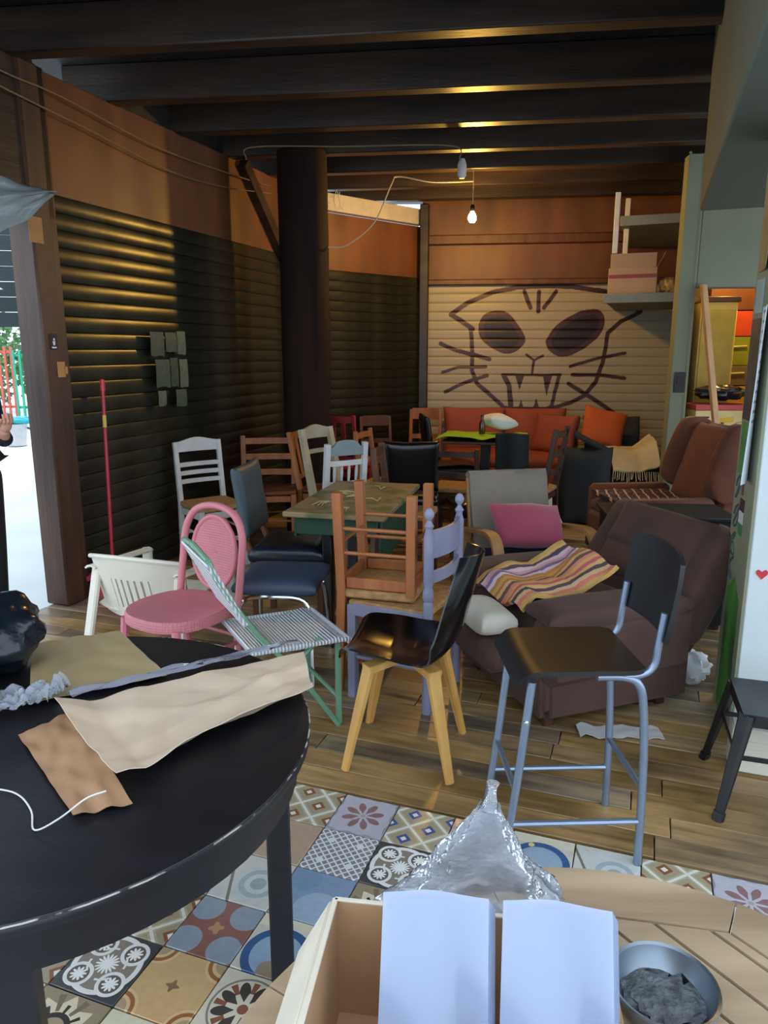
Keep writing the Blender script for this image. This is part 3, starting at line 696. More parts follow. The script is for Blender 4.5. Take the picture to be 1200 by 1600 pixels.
for r_, z in ((.0, .462), (.5, .462), (.85, .465), (.97, .466), (1, .455), (1, .42), (.94, .415)):
    vs += [(p[0] * max(r_, .001), p[1] * max(r_, .001), z) for p in so]
for i in range(6):
    for k in range(40): fs.append((i * 40 + k, (i + 1) * 40 + k, (i + 1) * 40 + (k + 1) % 40, i * 40 + (k + 1) % 40))
b.add(vs, fs); obj('seat', b, m_cane, pk)
arch = bez([(-.185, .17, .43), (-.185, .2, .6), (-.178, .225, .75), (-.12, .24, .84), (0, .245, .87), (.12, .24, .84), (.178, .225, .75), (.185, .2, .6), (.185, .17, .43)], 7)
obj('back_arch', B().tube(arch, .017, 10), m_pink, pk)
def bk(u, v):
    a = 2 * math.pi * u; r_ = v; x = .135 * r_ * math.cos(a); z = .655 + .165 * r_ * math.sin(a); return (x, .205 + (z - .5) * .11 + .012 * (1 - r_ * r_), z)
obj('back_panel', B().sheet(bk, 32, 6, .01), m_cane, pk)
obj('back_hoop', B().tube([bk(i / 28, 1) for i in range(28)], .011, 8, True), m_pink, pk)
for sx in (-1, 1):
    obj('leg', B().bar((sx * .16, -.16, .43), (sx * .19, -.19, 0), .036, .036, .01, w2=.026, t2=.026), m_pink, pk)
    obj('leg', B().bar((sx * .16, .16, .43), (sx * .18, .22, 0), .036, .036, .01, w2=.026, t2=.026), m_pink, pk)
    obj('stretcher', B().tube([(sx * .172, -.172, .27), (sx * .168, .185, .27)], .01, 8), m_pink, pk)
obj('stretcher', B().tube([(-.17, -.172, .3), (.17, -.172, .3)], .01, 8), m_pink, pk); obj('stretcher', B().tube([(-.17, .182, .3), (.17, .182, .3)], .01, 8), m_pink, pk)
# ivory plastic garden chair behind it, low and wide
mo = thing('garden_chair', 'low ivory plastic garden armchair with slotted back behind the pink chair', 'chair', (-1.2, 3.78, 0), R(162))
def mono_back(u0, u1, z0, z1):
    def f(u, v):
        x = (u0 + (u1 - u0) * u) * .27; z = z0 + (z1 - z0) * v; k = x / .27
        return (x, .22 + .1 * (z - .2) / .35 - .1 * k * k, z - .035 * k * k * (1 if z1 > .5 and v > .99 else 0))
    return f
b = B()
b.sheet(mono_back(-1, -.42, .2, .43), 5, 5, .008); b.sheet(mono_back(.42, 1, .2, .43), 5, 5, .008); b.sheet(mono_back(-1, 1, .43, .555), 14, 4, .008); b.sheet(mono_back(-.42, .42, .2, .26), 6, 2, .008)
for i in range(6): u = -.42 + .84 * (i + .5) / 6; b.sheet(mono_back(u - .048, u + .048, .25, .44), 1, 4, .008)
obj('backrest', b, m_mono, mo)
obj('back_rim', B().tube([mono_back(-1, 1, .43, .555)(i / 14, 1) for i in range(15)], .012, 8), m_mono, mo)
obj('seat', B().sheet(lambda u, v: ((u - .5) * .5, -.25 + .46 * v, .3 - .07 * v + .03 * (2 * u - 1) ** 4 + (-.03 * max(0, .15 - v) / .15)), 10, 10, .01), m_mono, mo)
for sx in (-1, 1):
    ar = obj('armrest', B().sheet(lambda u, v: (sx * (.265 + .06 * (u - .5)), -.26 + .5 * v, .44 + .03 * v - .015 * (2 * u - 1) ** 2), 4, 10, .01), m_mono, mo)
    obj('leg', B().bar((sx * .26, -.24, .44), (sx * .29, -.27, 0), .06, .03, .008), m_mono, mo); obj('leg', B().bar((sx * .25, .2, .45), (sx * .28, .3, 0), .06, .03, .008), m_mono, mo)
# white woven folding chair on a green frame
fd = thing('folding_chair', 'folding chair with white woven plastic seat and back on a sage green frame', 'folding chair', (-.45, 2.92, 0), R(118))
m_weave = mat('white plastic weave', '#d2d4d8', .5, var=.05)
nt = m_weave.node_tree; wv = node(nt, 'ShaderNodeTexWave'); wv.bands_direction = 'Y'; wv.inputs['Scale'].default_value = 22; tc = node(nt, 'ShaderNodeTexCoord'); nt.links.new(tc.outputs['Object'], wv.inputs['Vector'])
bp = node(nt, 'ShaderNodeBump'); bp.inputs['Strength'].default_value = 1; bp.inputs['Distance'].default_value = .006; nt.links.new(wv.outputs['Fac'], bp.inputs['Height']); nt.links.new(bp.outputs[0], nt.nodes['Principled BSDF'].inputs['Normal'])
rp = node(nt, 'ShaderNodeValToRGB'); rp.color_ramp.elements[0].color = lin('#9a9da4'); rp.color_ramp.elements[1].color = lin('#dcdde0'); rp.color_ramp.elements[1].position = .45
nt.links.new(wv.outputs['Fac'], rp.inputs[0]); nt.links.new(rp.outputs[0], nt.nodes['Principled BSDF'].inputs['Base Color'])
for sx in (-1, 1):
    x = sx * .19
    obj('frame_post', B().tube(bez([(x, -.19, 0), (x, -.02, .26), (x, .17, .5), (x, .29, .7), (x, .33, .8)], 5), .011, 8), m_green, fd)
    obj('front_leg', B().bar((x * .9, -.2, 0), (x * .9, -.2, .39), .022, .022), m_green, fd)
    obj('rear_leg', B().tube([(x * .9, .24, 0), (x * .9, .0, .3), (x * .9, -.12, .4)], .011, 8), m_green, fd)
obj('crossbar', B().tube([(-.17, -.2, .12), (.17, -.2, .12)], .01, 8), m_green, fd); obj('crossbar', B().tube([(-.19, .1, .41), (.19, .1, .41)], .01, 8), m_green, fd)
obj('top_rail', B().tube([(-.19, .325, .79), (0, .335, .815), (.19, .325, .79)], .011, 8), m_green, fd)
obj('seat', B().sheet(lambda u, v: ((u - .5) * .4, -.24 + .42 * v, .405 - .02 * math.sin(v * math.pi) - .035 * max(0, .12 - v) / .12), 8, 16, .012), m_weave, fd)
obj('seat_frame', B().tube([(-.2, -.24, .385), (-.2, .18, .4), (.2, .18, .4), (.2, -.24, .385)], .01, 8, True), m_weave, fd)
obj('backrest', B().sheet(lambda u, v: ((u - .5) * .4, .19 + .135 * v + .006, .52 + .265 * v), 8, 14, .02), m_weave, fd)
# padded chairs
def padded_chair(name, label, loc, rz, mb_, ms, ml, w=.44, d=.44, shh=.47, h=.86, chrome=False):
    t = thing(name, label, 'chair', loc, rz)
    obj('seat_cushion', B().cushion((0, 0, shh - .03), (w, d, .12), 12, 5, .55, .004), ms, t)
    bb = B().cushion((0, d / 2 + .03, (shh + h) / 2 + .05), (w, h - shh - .02, .07), 12, 5, .6, .004, rot=(R(82), 0, 0)); obj('back_cushion', bb, mb_, t)
    for sx in (-1, 1):
        for sy in (-1, 1):
            if chrome: obj('leg', B().tube(bez([(sx * w * .48, sy * d * .4, 0), (sx * w * .48, sy * d * .38, .3), (sx * w * .48, sy * d * .38, shh - .06 if sy < 0 else shh + .2)], 4), .011, 8), ml, t)
            else: obj('leg', B().bar((sx * w * .42, sy * d * .42, 0), (sx * w * .42, sy * d * .42, shh - .06), .035, .035), ml, t)
        if not chrome: obj('back_stile', B().bar((sx * w * .4, d * .44, shh - .05), (sx * w * .4, d / 2 + .06, shh + .16), .03, .03), ml, t)
    return t
padded_chair('padded_chair', 'black padded chair with a dull teal back beside the green table', (-.52, 4.1, 0), R(84), m_teal, m_navy, m_brownw, h=.9)
padded_chair('padded_chair', 'black leather chair with chrome sides turned toward the far table', (.2, 5.6, 0), R(180), m_blk, m_blk, m_chrome, w=.42, h=.88, chrome=True)
padded_chair('padded_chair', 'black chair pushed against the left end of the terracotta sofa', (.66, 7.05, 0), R(95), m_blk, m_blk, m_darkw, h=.93)
so_ = thing('padded_stool', 'blue grey padded stool on chrome hoop legs in front of the black chair', 'stool', (-.5, 3.47, 0), R(-6))
obj('seat_cushion', B().cushion((0, 0, .455), (.42, .4, .09), 12, 4, .5, .004), m_blue, so_)
for sy in (-1, 1): obj('leg_hoop', B().tube(bez([(-.19, sy * .24, 0), (-.175, sy * .2, .3), (-.14, sy * .18, .4), (0, sy * .18, .415), (.14, sy * .18, .4), (.175, sy * .2, .3), (.19, sy * .24, 0)], 5), .011, 8), m_chrome, so_)
bp_ = thing('padded_stool', 'black leather stool with brown wooden legs between the tables', 'stool', (.72, 5.3, 0), R(8))
obj('seat_cushion', B().cushion((0, 0, .44), (.46, .44, .12), 12, 5, .5, .004), m_blk, bp_)
for sx in (-1, 1):
    for sy in (-1, 1): obj('leg', B().bar((sx * .17, sy * .17, 0), (sx * .17, sy * .17, .39), .035, .035), m_brownw, bp_)
    obj('stretcher', B().bar((sx * .17, -.17, .14), (sx * .17, .17, .14), .02, .03), m_brownw, bp_)
obj('stretcher', B().bar((-.17, -.17, .14), (.17, -.17, .14), .02, .03), m_brownw, bp_)
# metal stool beside the pier
ts = thing('metal_stool', 'glossy black sheet-metal stool with flared legs beside the white pier', 'stool', (1.385, 2.33, 0), R(-17))
ts.scale = (1, 1, .84)
obj('seat', B().sheet(lambda u, v: ((u - .5) * .3, (v - .5) * .3, .44 - .012 * (1 - (2 * u - 1) ** 2) * (1 - (2 * v - 1) ** 2)), 8, 8, .006), m_black, ts)
obj('skirt', B().box((0, -.148, .415), (.29, .006, .05)).box((0, .148, .415), (.29, .006, .05)).box((-.148, 0, .415), (.006, .29, .05)).box((.148, 0, .415), (.006, .29, .05)), m_black, ts)
for sx in (-1, 1):
    for sy in (-1, 1):
        lg = obj('leg', B().bar((sx * .135, sy * .135, .435), (sx * .2, sy * .2, .02), .055, .03, .01, (sx, sy, 0), w2=.03, t2=.022), m_black, ts)
        obj('rubber_foot', B().bar((sx * .197, sy * .197, .035), (sx * .203, sy * .203, 0), .036, .03, .006, (sx, sy, 0)), m_black, lg)
for a, c in (((-1, -1), (1, -1)), ((-1, 1), (1, 1)), ((-1, -1), (-1, 1)), ((1, -1), (1, 1))): obj('cross_brace', B().bar((a[0] * .16, a[1] * .16, .26), (c[0] * .16, c[1] * .16, .26), .006, .022), m_black, ts)
# ------------------------------------------------------------------ armchairs
rc = thing('recliner', 'bulky brown velour recliner with rolled headrest and no visible feet', 'armchair', (.87, 3.24, 0), R(-70))
obj('base', B().box((0, -.02, .2), (.74, .72, .26), .03), m_rec, rc)
obj('skirt', B().box((0, -.36, .17), (.72, .03, .22), .01).box((-.365, .02, .17), (.03, .7, .22), .01).box((.365, .02, .17), (.03, .7, .22), .01), m_rec, rc)
obj('seat_cushion', B().cushion((0, -.06, .4), (.5, .6, .18), 12, 5, .5, .008), m_rec, rc)
for sx in (-1, 1):
    a = obj('armrest', B().box((sx * .33, 0, .35), (.17, .74, .3), .05), m_rec, rc); obj('arm_pad', B().cushion((sx * .33, -.03, .5), (.2, .72, .1), 12, 4, .5, .006), m_rec, a)
ba = B().at((0, .3, .36), (R(-33), 0, 0)); ba.box((0, .09, .2), (.74, .14, .56), .06); obj('back_frame', ba, m_rec, rc)
for i, (z, y, hh) in enumerate(((.03, .0, .2), (.2, -.01, .18), (.38, -.02, .22))):
    q = B().at((0, .3, .36), (R(-33), 0, 0)); q.cushion((0, y, z), (.6, hh + .03, .17), 14, 4, .45, .01, seed=i, rot=(R(90), 0, 0)); obj('back_cushion', q, m_rec, rc)
for sx in (-1, 1):
    q = B().at((0, .3, .36), (R(-33), 0, 0)); q.cushion((sx * .33, .04, .25), (.14, .56, .2), 10, 4, .5, .01, seed=4 + sx, rot=(R(90), 0, 0)); obj('wing', q, m_rec, rc)
obj('footrest', B().box((.09, -.47, .3), (.34, .19, .13), .035), m_rec, rc)
obj('leg', B().box((-.3, -.3, .035), (.05, .05, .07)), m_darkw, rc); obj('leg', B().box((.3, -.3, .035), (.05, .05, .07)), m_darkw, rc); obj('leg', B().box((-.3, .28, .035), (.05, .05, .07)), m_darkw, rc); obj('leg', B().box((.3, .28, .035), (.05, .05, .07)), m_darkw, rc)
# striped rag rug on the recliner's seat
m_rag, nt, bs = newmat('striped rag weave'); tc = node(nt, 'ShaderNodeTexCoord'); sp_ = node(nt, 'ShaderNodeSeparateXYZ'); nt.links.new(tc.outputs['Generated'], sp_.inputs[0])
nz = node(nt, 'ShaderNodeTexNoise'); nz.inputs['Scale'].default_value = 6; X.nt = nt; f_ = X(sp_.outputs[0]) + (X(nz.outputs['Fac']) - .5) * .06
rp = node(nt, 'ShaderNodeValToRGB'); rp.color_ramp.interpolation = 'CONSTANT'; el = rp.color_ramp.elements; cols = ['#c9a05a', '#d9b06a', '#5c4458', '#e0c4c8', '#d7a4ac', '#8a6c90', '#dcc8d0', '#c98a50', '#d4a24e', '#c07a58', '#e0b070', '#6e5450', '#d98a78', '#d9a860', '#c9606a', '#dab070', '#5a4450', '#d4b488', '#d97a6a', '#c9a05a']
el[0].color = lin(cols[0]); el[1].color = lin(cols[1]); el[1].position = .06
for i, c in enumerate(cols[2:], 2):
    q_ = el.new(i / len(cols)); q_.color = lin(c)
nt.links.new(f_.o, rp.inputs[0]); nt.links.new(rp.outputs[0], bs.inputs['Base Color']); bs.inputs['Roughness'].default_value = .9
n2 = node(nt, 'ShaderNodeTexNoise'); n2.inputs['Scale'].default_value = 90; bp = node(nt, 'ShaderNodeBump'); bp.inputs['Strength'].default_value = .6; bp.inputs['Distance'].default_value = .01; nt.links.new(n2.outputs['Fac'], bp.inputs['Height']); nt.links.new(bp.outputs[0], bs.inputs['Normal'])
def rag(u, v):
    x = -.215 + .43 * u; y = -.385 + .47 * v; z = .54 + .035 * math.sin(u * 9 + v * 3) * .3 + .1 * max(0, v - .6) / .4 + .03 * noise.noise(V(u * 4, v * 4, 2))
    if v < .12: z -= .06 * (1 - v / .12)
    return (x, y, z)
tag(obj('rag_rug', B().sheet(rag, 24, 30, .02), m_rag, None, loc=(.87, 3.24, 0), rot=(0, 0, R(-70))), 'striped multicolour rag rug thrown over the brown recliner seat', 'rug')
tag(obj('seat_pillow', B().cushion((0, 0, 0), (.3, .17, .12), 12, 3, .35, .008, 3), mat('dirty white fabric', '#c8c2b4', .9, var=.2, scale=6), None, loc=(0.432, 2.996, .44), rot=(0, 0, R(-70))), 'dirty white cushion lying on the footrest of the brown recliner', 'cushion')
# bent ply lounge chair
pg = thing('lounge_chair', 'bentwood lounge chair with taupe canvas back facing the camera', 'armchair', (.82, 4.16, 0), R(12))
pg.scale = (1, 1, .95)
for sx in (-1, 1):
    x = sx * .285
    arm = bez([(0, -.3, .0), (0, -.36, .12), (0, -.37, .35), (0, -.335, .53), (0, -.24, .6), (0, .0, .57), (0, .2, .53)], 6)
    obj('arm_loop', B().strip([(p.y, p.z) for p in arm], .06, .026, x), m_birch, pg)
    obj('runner', B().strip([(p.y, p.z) for p in bez([(0, -.3, .014), (0, .0, .014), (0, .36, .014)], 4)], .06, .026, x), m_birch, pg)
    obj('side_rail', B().strip([(p.y, p.z) for p in bez([(0, -.36, .38), (0, -.1, .32), (0, .1, .3), (0, .2, .42), (0, .3, .84)], 6)], .045, .024, sx * .24), m_birch, pg)
    obj('rear_leg', B().bar((x, .34, .014), (x, .17, .54), .05, .025), m_birch, pg)
obj('front_rail', B().box((0, -.35, .345), (.54, .022, .06)), m_birch, pg); obj('rear_rail', B().box((0, .2, .3), (.5, .04, .04)), m_birch, pg)
def pc(u, v):
    q = bez([(0, -.38, .41), (0, -.1, .37), (0, .1, .36), (0, .19, .46), (0, .3, .82), (0, .31, .87), (0, .36, .84)], 4); x = v * (len(q) - 1); i = min(int(x), len(q) - 2); p = q[i].lerp(q[i + 1], x - i)
    return ((u - .5) * .5, p.y - .02, p.z + .004 * noise.noise(V(u * 8, v * 12, 0)))
obj('canvas_back', B().sheet(lambda u, v: pc(u, .42 + .58 * v), 12, 20, .04), m_taupe, pg)
obj('seat_pad', B().sheet(lambda u, v: pc(u, .44 * v), 12, 14, .07), m_ink, pg)
tag(obj('rose_cushion', B().cushion((0, 0, 0), (.42, .27, .19), 14, 2.3, .15, .012, 5), m_rose, None, loc=(.83, 4.1, .57), rot=(R(50), R(4), R(10))), 'rose pink cushion lying on the bentwood lounge chair', 'cushion')
# russet wing chair in front of the doorway
wc = thing('wing_chair', 'russet velour wing chair with tall leaning back in front of the store doorway', 'armchair', (1.92, 5.05, 0), R(-84))
obj('base', B().box((0, -.05, .27), (.66, .66, .3), .03), m_wing, wc); obj('seat_cushion', B().cushion((0, -.08, .46), (.54, .58, .14), 12, 5, .5, .006), m_wing, wc)
q = B().at((0, .26, .42), (R(-17), 0, 0)); q.box((0, .06, .3), (.62, .13, .74), .05); obj('back_frame', q, m_wing, wc)
q = B().at((0, .26, .42), (R(-17), 0, 0)); q.cushion((0, -.03, .36), (.52, .6, .14), 12, 4, .45, .008, rot=(R(90), 0, 0)); obj('back_cushion', q, m_wing, wc)
for sx in (-1, 1):
    obj('armrest', B().box((sx * .31, -.06, .46), (.12, .6, .28), .045), m_wing, wc)
    q = B().at((0, .26, .42), (R(-17), 0, 0)); q.cushion((sx * .3, -.02, .42), (.13, .54, .3), 12, 3, .4, .01, seed=8, rot=(R(90), 0, 0)); obj('wing', q, m_wing, wc)
    for y in (-.33, .24): obj('leg', B().bar((sx * .27, y, .13), (sx * .28, y * 1.05, 0), .045, .045, w2=.03, t2=.03), m_darkw, wc)
tag(obj('fringed_throw', B().sheet(lambda u, v: (-.23 + .46 * u, -.38 + .54 * v, .56 + .01 * noise.noise(V(u * 5, v * 5, 0))), 16, 16, .02),
        printed('paisley throw', lambda x, y: iter([(((x * 5).fr() - .5).abs() < .2, '#4a2a30'), (((y * 4 + x).fr() - .5).abs() < .1, '#c9a890'), (length((x * 3).fr() - .5, (y * 4).fr() - .5) < .2, '#7a5a5a')]), '#3a2830', .9), None, loc=(1.92, 5.05, 0), rot=(0, 0, R(-84))), 'dark patterned throw folded over the wing chair seat', 'blanket')
# black cabinet behind the recliner
cb = thing('low_cabinet', 'low matt black cabinet standing behind the brown recliner', 'cabinet', (1.62, 4.12, 0), R(-6))
obj('body', B().box((0, 0, .335), (.66, .36, .61), .008), mat('matt black board', '#0d0e12', .6), cb); obj('top', B().box((0, 0, .65), (.7, .4, .02), .004), MATS['matt black board'], cb); obj('plinth', B().box((0, 0, .02), (.62, .32, .04)), m_base, cb)
# ------------------------------------------------------------------ sofa corner
sf = thing('sofa', 'long terracotta sofa with cushions against the painted shutter', 'sofa', (1.3, 7.84, 0), BA)
obj('base', B().box((0, 0, .2), (1.34, .8, .36), .02), m_orange, sf)
for i in range(2): obj('seat_cushion', B().cushion((-.335 + .67 * i, -.06, .44), (.67, .7, .16), 12, 6, .55, .006, i), m_orange, sf)
for i in range(2): obj('back_cushion', B().cushion((-.335 + .67 * i, .28, .7), (.69, .52, .2), 12, 5, .5, .01, 7 + i, rot=(R(76), 0, 0)), m_orange, sf)
obj('end_cushion', B().cushion((.52, -.05, .7), (.5, .42, .16), 12, 4, .45, .012, 12, rot=(R(72), 0, R(-38))), m_orange, sf)
db = thing('daybed', 'charcoal upholstered daybed in the corner under the grey shelves', 'sofa', (2.34, 7.4, 0), BA)
obj('base', B().box((0, 0, .2), (.7, 1.1, .38), .02), m_charc, db); obj('mattress', B().cushion((0, 0, .45), (.7, 1.1, .18), 12, 6, .5, .008), m_charc, db)
obj('back_cushion', B().cushion((.05, .42, .66), (.6, .46, .2), 12, 4, .5, .012, 3, rot=(R(72), 0, 0)), mat('slate fabric', '#3c4044', .9, var=.2), db)
tag(obj('throw_pillow', B().cushion((0, 0, 0), (.44, .42, .15), 14, 2.2, .12, .012, 9), m_orange2, None, loc=(2.25, 7.5, .79), rot=(R(60), R(12), R(-8))), 'bright orange throw pillow propped on the charcoal daybed', 'cushion')
tag(obj('cream_throw', B().sheet(lambda u, v: (-.2 + .42 * u, -.35 + .55 * v, .03 - .36 * max(0, .45 - v) + .17 * max(0, u - .62) * (1 + v) + .02 * noise.noise(V(u * 5, v * 5, 3))), 18, 18, .015), m_creamf, None, loc=(2.38, 7.03, .6), rot=(0, 0, R(-8))), 'cream fringed throw draped over the front of the daybed', 'blanket')
ft = B()
for i in range(22): x = -.2 + .42 * i / 21; ft.tube([(x, -.35, -.13), (x - .01 + .02 * random.random(), -.37, -.2 - .03 * random.random())], .004, 4)
tf = bpy.data.objects['cream_throw']; obj('fringe', ft, m_creamf, tf, kind='stuff')
jk = thing('black_bag', 'black fabric bag slumped at the end of the terracotta sofa', 'bag', (1.82, 6.57, 0), R(-10))
obj('bag_body', B().cushion((0, 0, .36), (.48, .72, .34), 12, 5, .6, .02, 4, rot=(R(86), 0, 0)), m_charc, jk); obj('bag_flap', B().sheet(lambda u, v: (-.1 + .32 * u, -.08 + .1 * v, .66 + .16 * (1 - u) + .03 * v), 6, 4, .02), m_charc, jk)
tag(obj('white_cloth', B().sheet(lambda u, v: (-.14 + .3 * u * (1 - .5 * v), .05 * math.sin(u * 7) - .08 * (1 - v), .02 + .36 * v + .02 * noise.noise(V(u * 6, v * 6, 1))), 14, 10, .012), m_creamf, None, loc=(1.45, 6.4, 0)), 'white crumpled cloth hanging beside the black bag', 'cloth')
# ------------------------------------------------------------------ tables in the room
gt = thing('cafe_table', 'worn dark green painted cafe table covered in scraps among the stacked chairs', 'table', (-.15, 4.07, 0), R(-13.5))
m_gtop = mat('scuffed green paint', '#4f5a3c', .45, var=.3, scale=9, col2='#8a7450', thr=(.48, .62), bump=.1)
obj('tabletop', B().box((0, 0, .735), (.54, .96, .03), .006), m_gtop, gt)
m_gdk = mat('dark green paint', '#16402c', .5, var=.2)
obj('apron', B().box((0, -.41, .67), (.44, .02, .1)), m_gdk, gt); obj('apron', B().box((0, .41, .67), (.44, .02, .1)), m_gdk, gt); obj('side_panel', B().box((.23, 0, .6), (.018, .8, .24)), m_gdk, gt); obj('side_panel', B().box((-.23, 0, .66), (.018, .8, .12)), m_gdk, gt)
for sx in (-1, 1):
    for sy in (-1, 1): obj('leg', B().box((sx * .07, sy * .34, .36), (.05, .05, .72)), m_black, gt)
for sy in (-1, 1): obj('foot_bar', B().box((0, sy * .34, .025), (.44, .06, .05), .01), m_black, gt)
m_scrap = mat('dry palm scraps', '#b8a870', .8, var=.3)
random.seed(5)
for i, (x, y) in enumerate(((-.1, -.2), (.05, -.34), (.15, -.13), (-.14, .1), (.08, .22), (-.05, -.05))):
    c = V(-.15, 4.07, 0) + Matrix.Rotation(R(-13.5), 3, 'Z') @ V(x, y, 0); b = B(); a0 = random.random() * 6
    for k in range(4):
        a = a0 + random.uniform(-.5, .5); l = random.uniform(.06, .13); b.tube([(0, 0, .006), (l * .5 * math.cos(a), l * .5 * math.sin(a), .012), (l * math.cos(a + .2), l * math.sin(a + .2), .005)], [.003, .005, .002], 5)
    tag(obj('dry_sprig', b, m_scrap, None, loc=(c.x, c.y, .75)), 'small dry pale sprig lying on the worn green table', 'sprig', 'dry sprigs scattered on the green table')
ftb = thing('dining_table', 'square dark table under a bright green cloth near the sofa', 'table', (.98, 7.0, 0), R(-14))
obj('tabletop', B().box((0, 0, .735), (.74, .74, .03), .006), m_darkw, ftb); obj('pedestal', B().box((0, 0, .38), (.09, .09, .7)), m_black, ftb); obj('foot', B().box((0, 0, .03), (.5, .07, .05)).box((0, 0, .03), (.07, .5, .05)), m_black, ftb)
def gcl(u, v):
    x = -.42 + .8 * u; y = -.4 + .66 * v; z = .77 + .012 * noise.noise(V(u * 5, v * 5, 0)) + (.03 * abs(math.sin(u * 6)) * (1 - v / .4) if v < .4 else 0)
    return (x, y, z)
tag(obj('green_cloth', B().sheet(gcl, 20, 16, .006), mat('lime green cloth', '#98c81e', .8, var=.1), None, loc=(.98, 7.0, .002), rot=(0, 0, R(-14))), 'bright lime green cloth spread over the far table', 'cloth')
tag(obj('paper_heap', B().cushion((0, 0, 0), (.3, .2, .16), 10, 2, .1, .03, 2), m_paper, None, loc=(1.12, 7.1, .895), rot=(R(12), R(8), R(20))), 'crumpled white wrapping heaped on the green cloth', 'paper')
gl = thing('bottle', 'small brown bottle standing on the green cloth of the far table', 'bottle', (.93, 6.93, .79))
obj('bottle_body', B().lathe([(.028, 0), (.03, .01), (.03, .1), (.014, .135), (.013, .17)], 12), mat('brown glass', '#4a2c12', .12), gl); obj('cap', B().lathe([(.015, .168), (.015, .185)], 12), m_black, gl)
tag(obj('jacket', B().sheet(lambda u, v: (-.12 + .26 * u, .03 * math.sin(u * 8) + .05 * (1 - v), .5 + .42 * v - .03 * abs(u - .5)), 12, 12, .03), m_charc, None, loc=(1.02, 5.85, 0), rot=(0, 0, R(-20))), 'black jacket hung over the dark ladder chair at the far table', 'jacket')
# ------------------------------------------------------------------ foreground round black table
TC = V(-.72, 1.42, 0)
rt = thing('round_table', 'large round black wooden table filling the lower left corner', 'table', tuple(TC))
obj('tabletop', B().lathe([(.001, .722), (.552, .722), (.559, .727), (.56, .734), (.56, .745), (.556, .75), (.001, .75)], 72), m_blackwood, rt)
obj('apron', B().lathe([(.51, .64), (.53, .64), (.53, .722), (.51, .722)], 64, False), m_blackwood, rt)
rng_ = []
obj('worn_edge', B().tube([(.5585 * math.cos(a), .5585 * math.sin(a), .7475 + .0006 * math.sin(a * 37)) for a in [2 * math.pi * i / 120 for i in range(120)]], .0017, 5, True), mat('worn edge scuff', '#a8a49c', .7, var=.6, scale=30, col2='#1a191e', thr=(.45, .55)), rt)
for a in (10, 100, 190, 287):
    c, s = math.cos(R(a)), math.sin(R(a)); obj('leg', B().at((.48 * c, .48 * s, .36), (0, 0, R(a))).box((0, 0, 0), (.055, .07, .72), .004), m_blackwood, rt)
ZB = .752
def quad(A, Bq, C, D, zf):
    def f(u, v):
        p = V(*A, 0).lerp(V(*Bq, 0), u).lerp(V(*D, 0).lerp(V(*C, 0), u), v); return (p.x, p.y, ZB + zf(u, v))
    return f
tag(obj('kraft_sheet', B().sheet(quad((-.97, 1.89), (-.77, 2.0), (-.545, 1.70), (-.82, 1.55), lambda u, v: .006 + .012 * abs(noise.noise(V(u * 3, v * 3, 0)))), 20, 20, .0015), m_kraft2, None), 'flat olive brown kraft paper sheet at the far side of the black table', 'paper')
def kz(u, v):
    z = .014
    for a_, b_, c_, k_ in ((1, .25, .3, .05), (1, -.5, .55, .06), (.35, 1, .75, .07), (1, .9, 1.2, .05), (.8, -1, -.1, .04)):
        z += k_ * max(0, .16 - abs(a_ * u + b_ * v - c_))
    return z + .006 * abs(noise.noise(V(u * 6, v * 5, 9))) + .05 * max(0, v - .8) / .2 * (.4 + .6 * math.sin(u * 3.1)) + .03 * max(0, .12 - u) / .12
tag(obj('kraft_wrap', B().sheet(quad((-.735, 1.5), (-.215, 1.83), (-.163, 1.56), (-.475, 1.165), kz), 60, 48, .0015), m_kraft, None, 60), 'large creased light kraft wrapping paper across the black table', 'paper')
tag(obj('kraft_flap', B().sheet(quad((-.775, 1.41), (-.715, 1.5), (-.45, 1.165), (-.545, 1.135), lambda u, v: .006 + .02 * math.sin(v * 3) * u + .008 * noise.noise(V(u * 4, v * 7, 2))), 14, 24, .0015), m_kraft3, None), 'darker torn kraft flap under the left edge of the wrapping paper', 'paper')
tag(obj('plastic_lining', B().sheet(quad((-.735, 1.558), (-.24, 1.878), (-.225, 1.845), (-.71, 1.535), lambda u, v: .03 + .02 * abs(noise.noise(V(u * 6, v * 3, 7)))), 26, 6, .0012), film('lilac lining film', '#b4b4c8', .45, .12), None), 'shiny lilac plastic lining along the edge of the kraft wrapping', 'plastic film')
tag(obj('crumpled_film', B().sheet(quad((-.93, 1.53), (-.74, 1.6), (-.76, 1.52), (-.9, 1.43), lambda u, v: .024 + .075 * abs(noise.noise(V(u * 5, v * 5, 3))) + .02 * abs(noise.noise(V(u * 13, v * 13, 3)))), 34, 26, .001), m_clear, None), 'crumpled clear plastic film beside the black bin bag', 'plastic film')
tag(obj('film_scrap', B().sheet(quad((-.99, 1.41), (-.81, 1.4), (-.81, 1.33), (-.96, 1.27), lambda u, v: .014 + .07 * abs(noise.noise(V(u * 5, v * 5, 13))) * math.sin(math.pi * min(1, u + .1))), 24, 20, .001), film('grey green film', '#a8b8b4', .45, .1), None), 'grey green bunched plastic scrap at the left edge of the black table', 'plastic film')
tag(obj('twine', B().tube(bez([(-.80, 1.225, ZB + .003), (-.714, 1.216, ZB + .003), (-.668, 1.196, ZB + .003), (-.625, 1.15, ZB + .003), (-.595, 1.098, ZB + .003), (-.555, 1.105, ZB + .02), (-.515, 1.125, ZB + .045), (-.485, 1.14, ZB + .05)], 6), .0016, 6), m_twine, None), 'thin white twine trailing over the black tabletop', 'twine')
bb = thing('bin_bag', 'full black bin bag standing on the black table at the left edge', 'bag', (-1.03, 1.73, ZB))
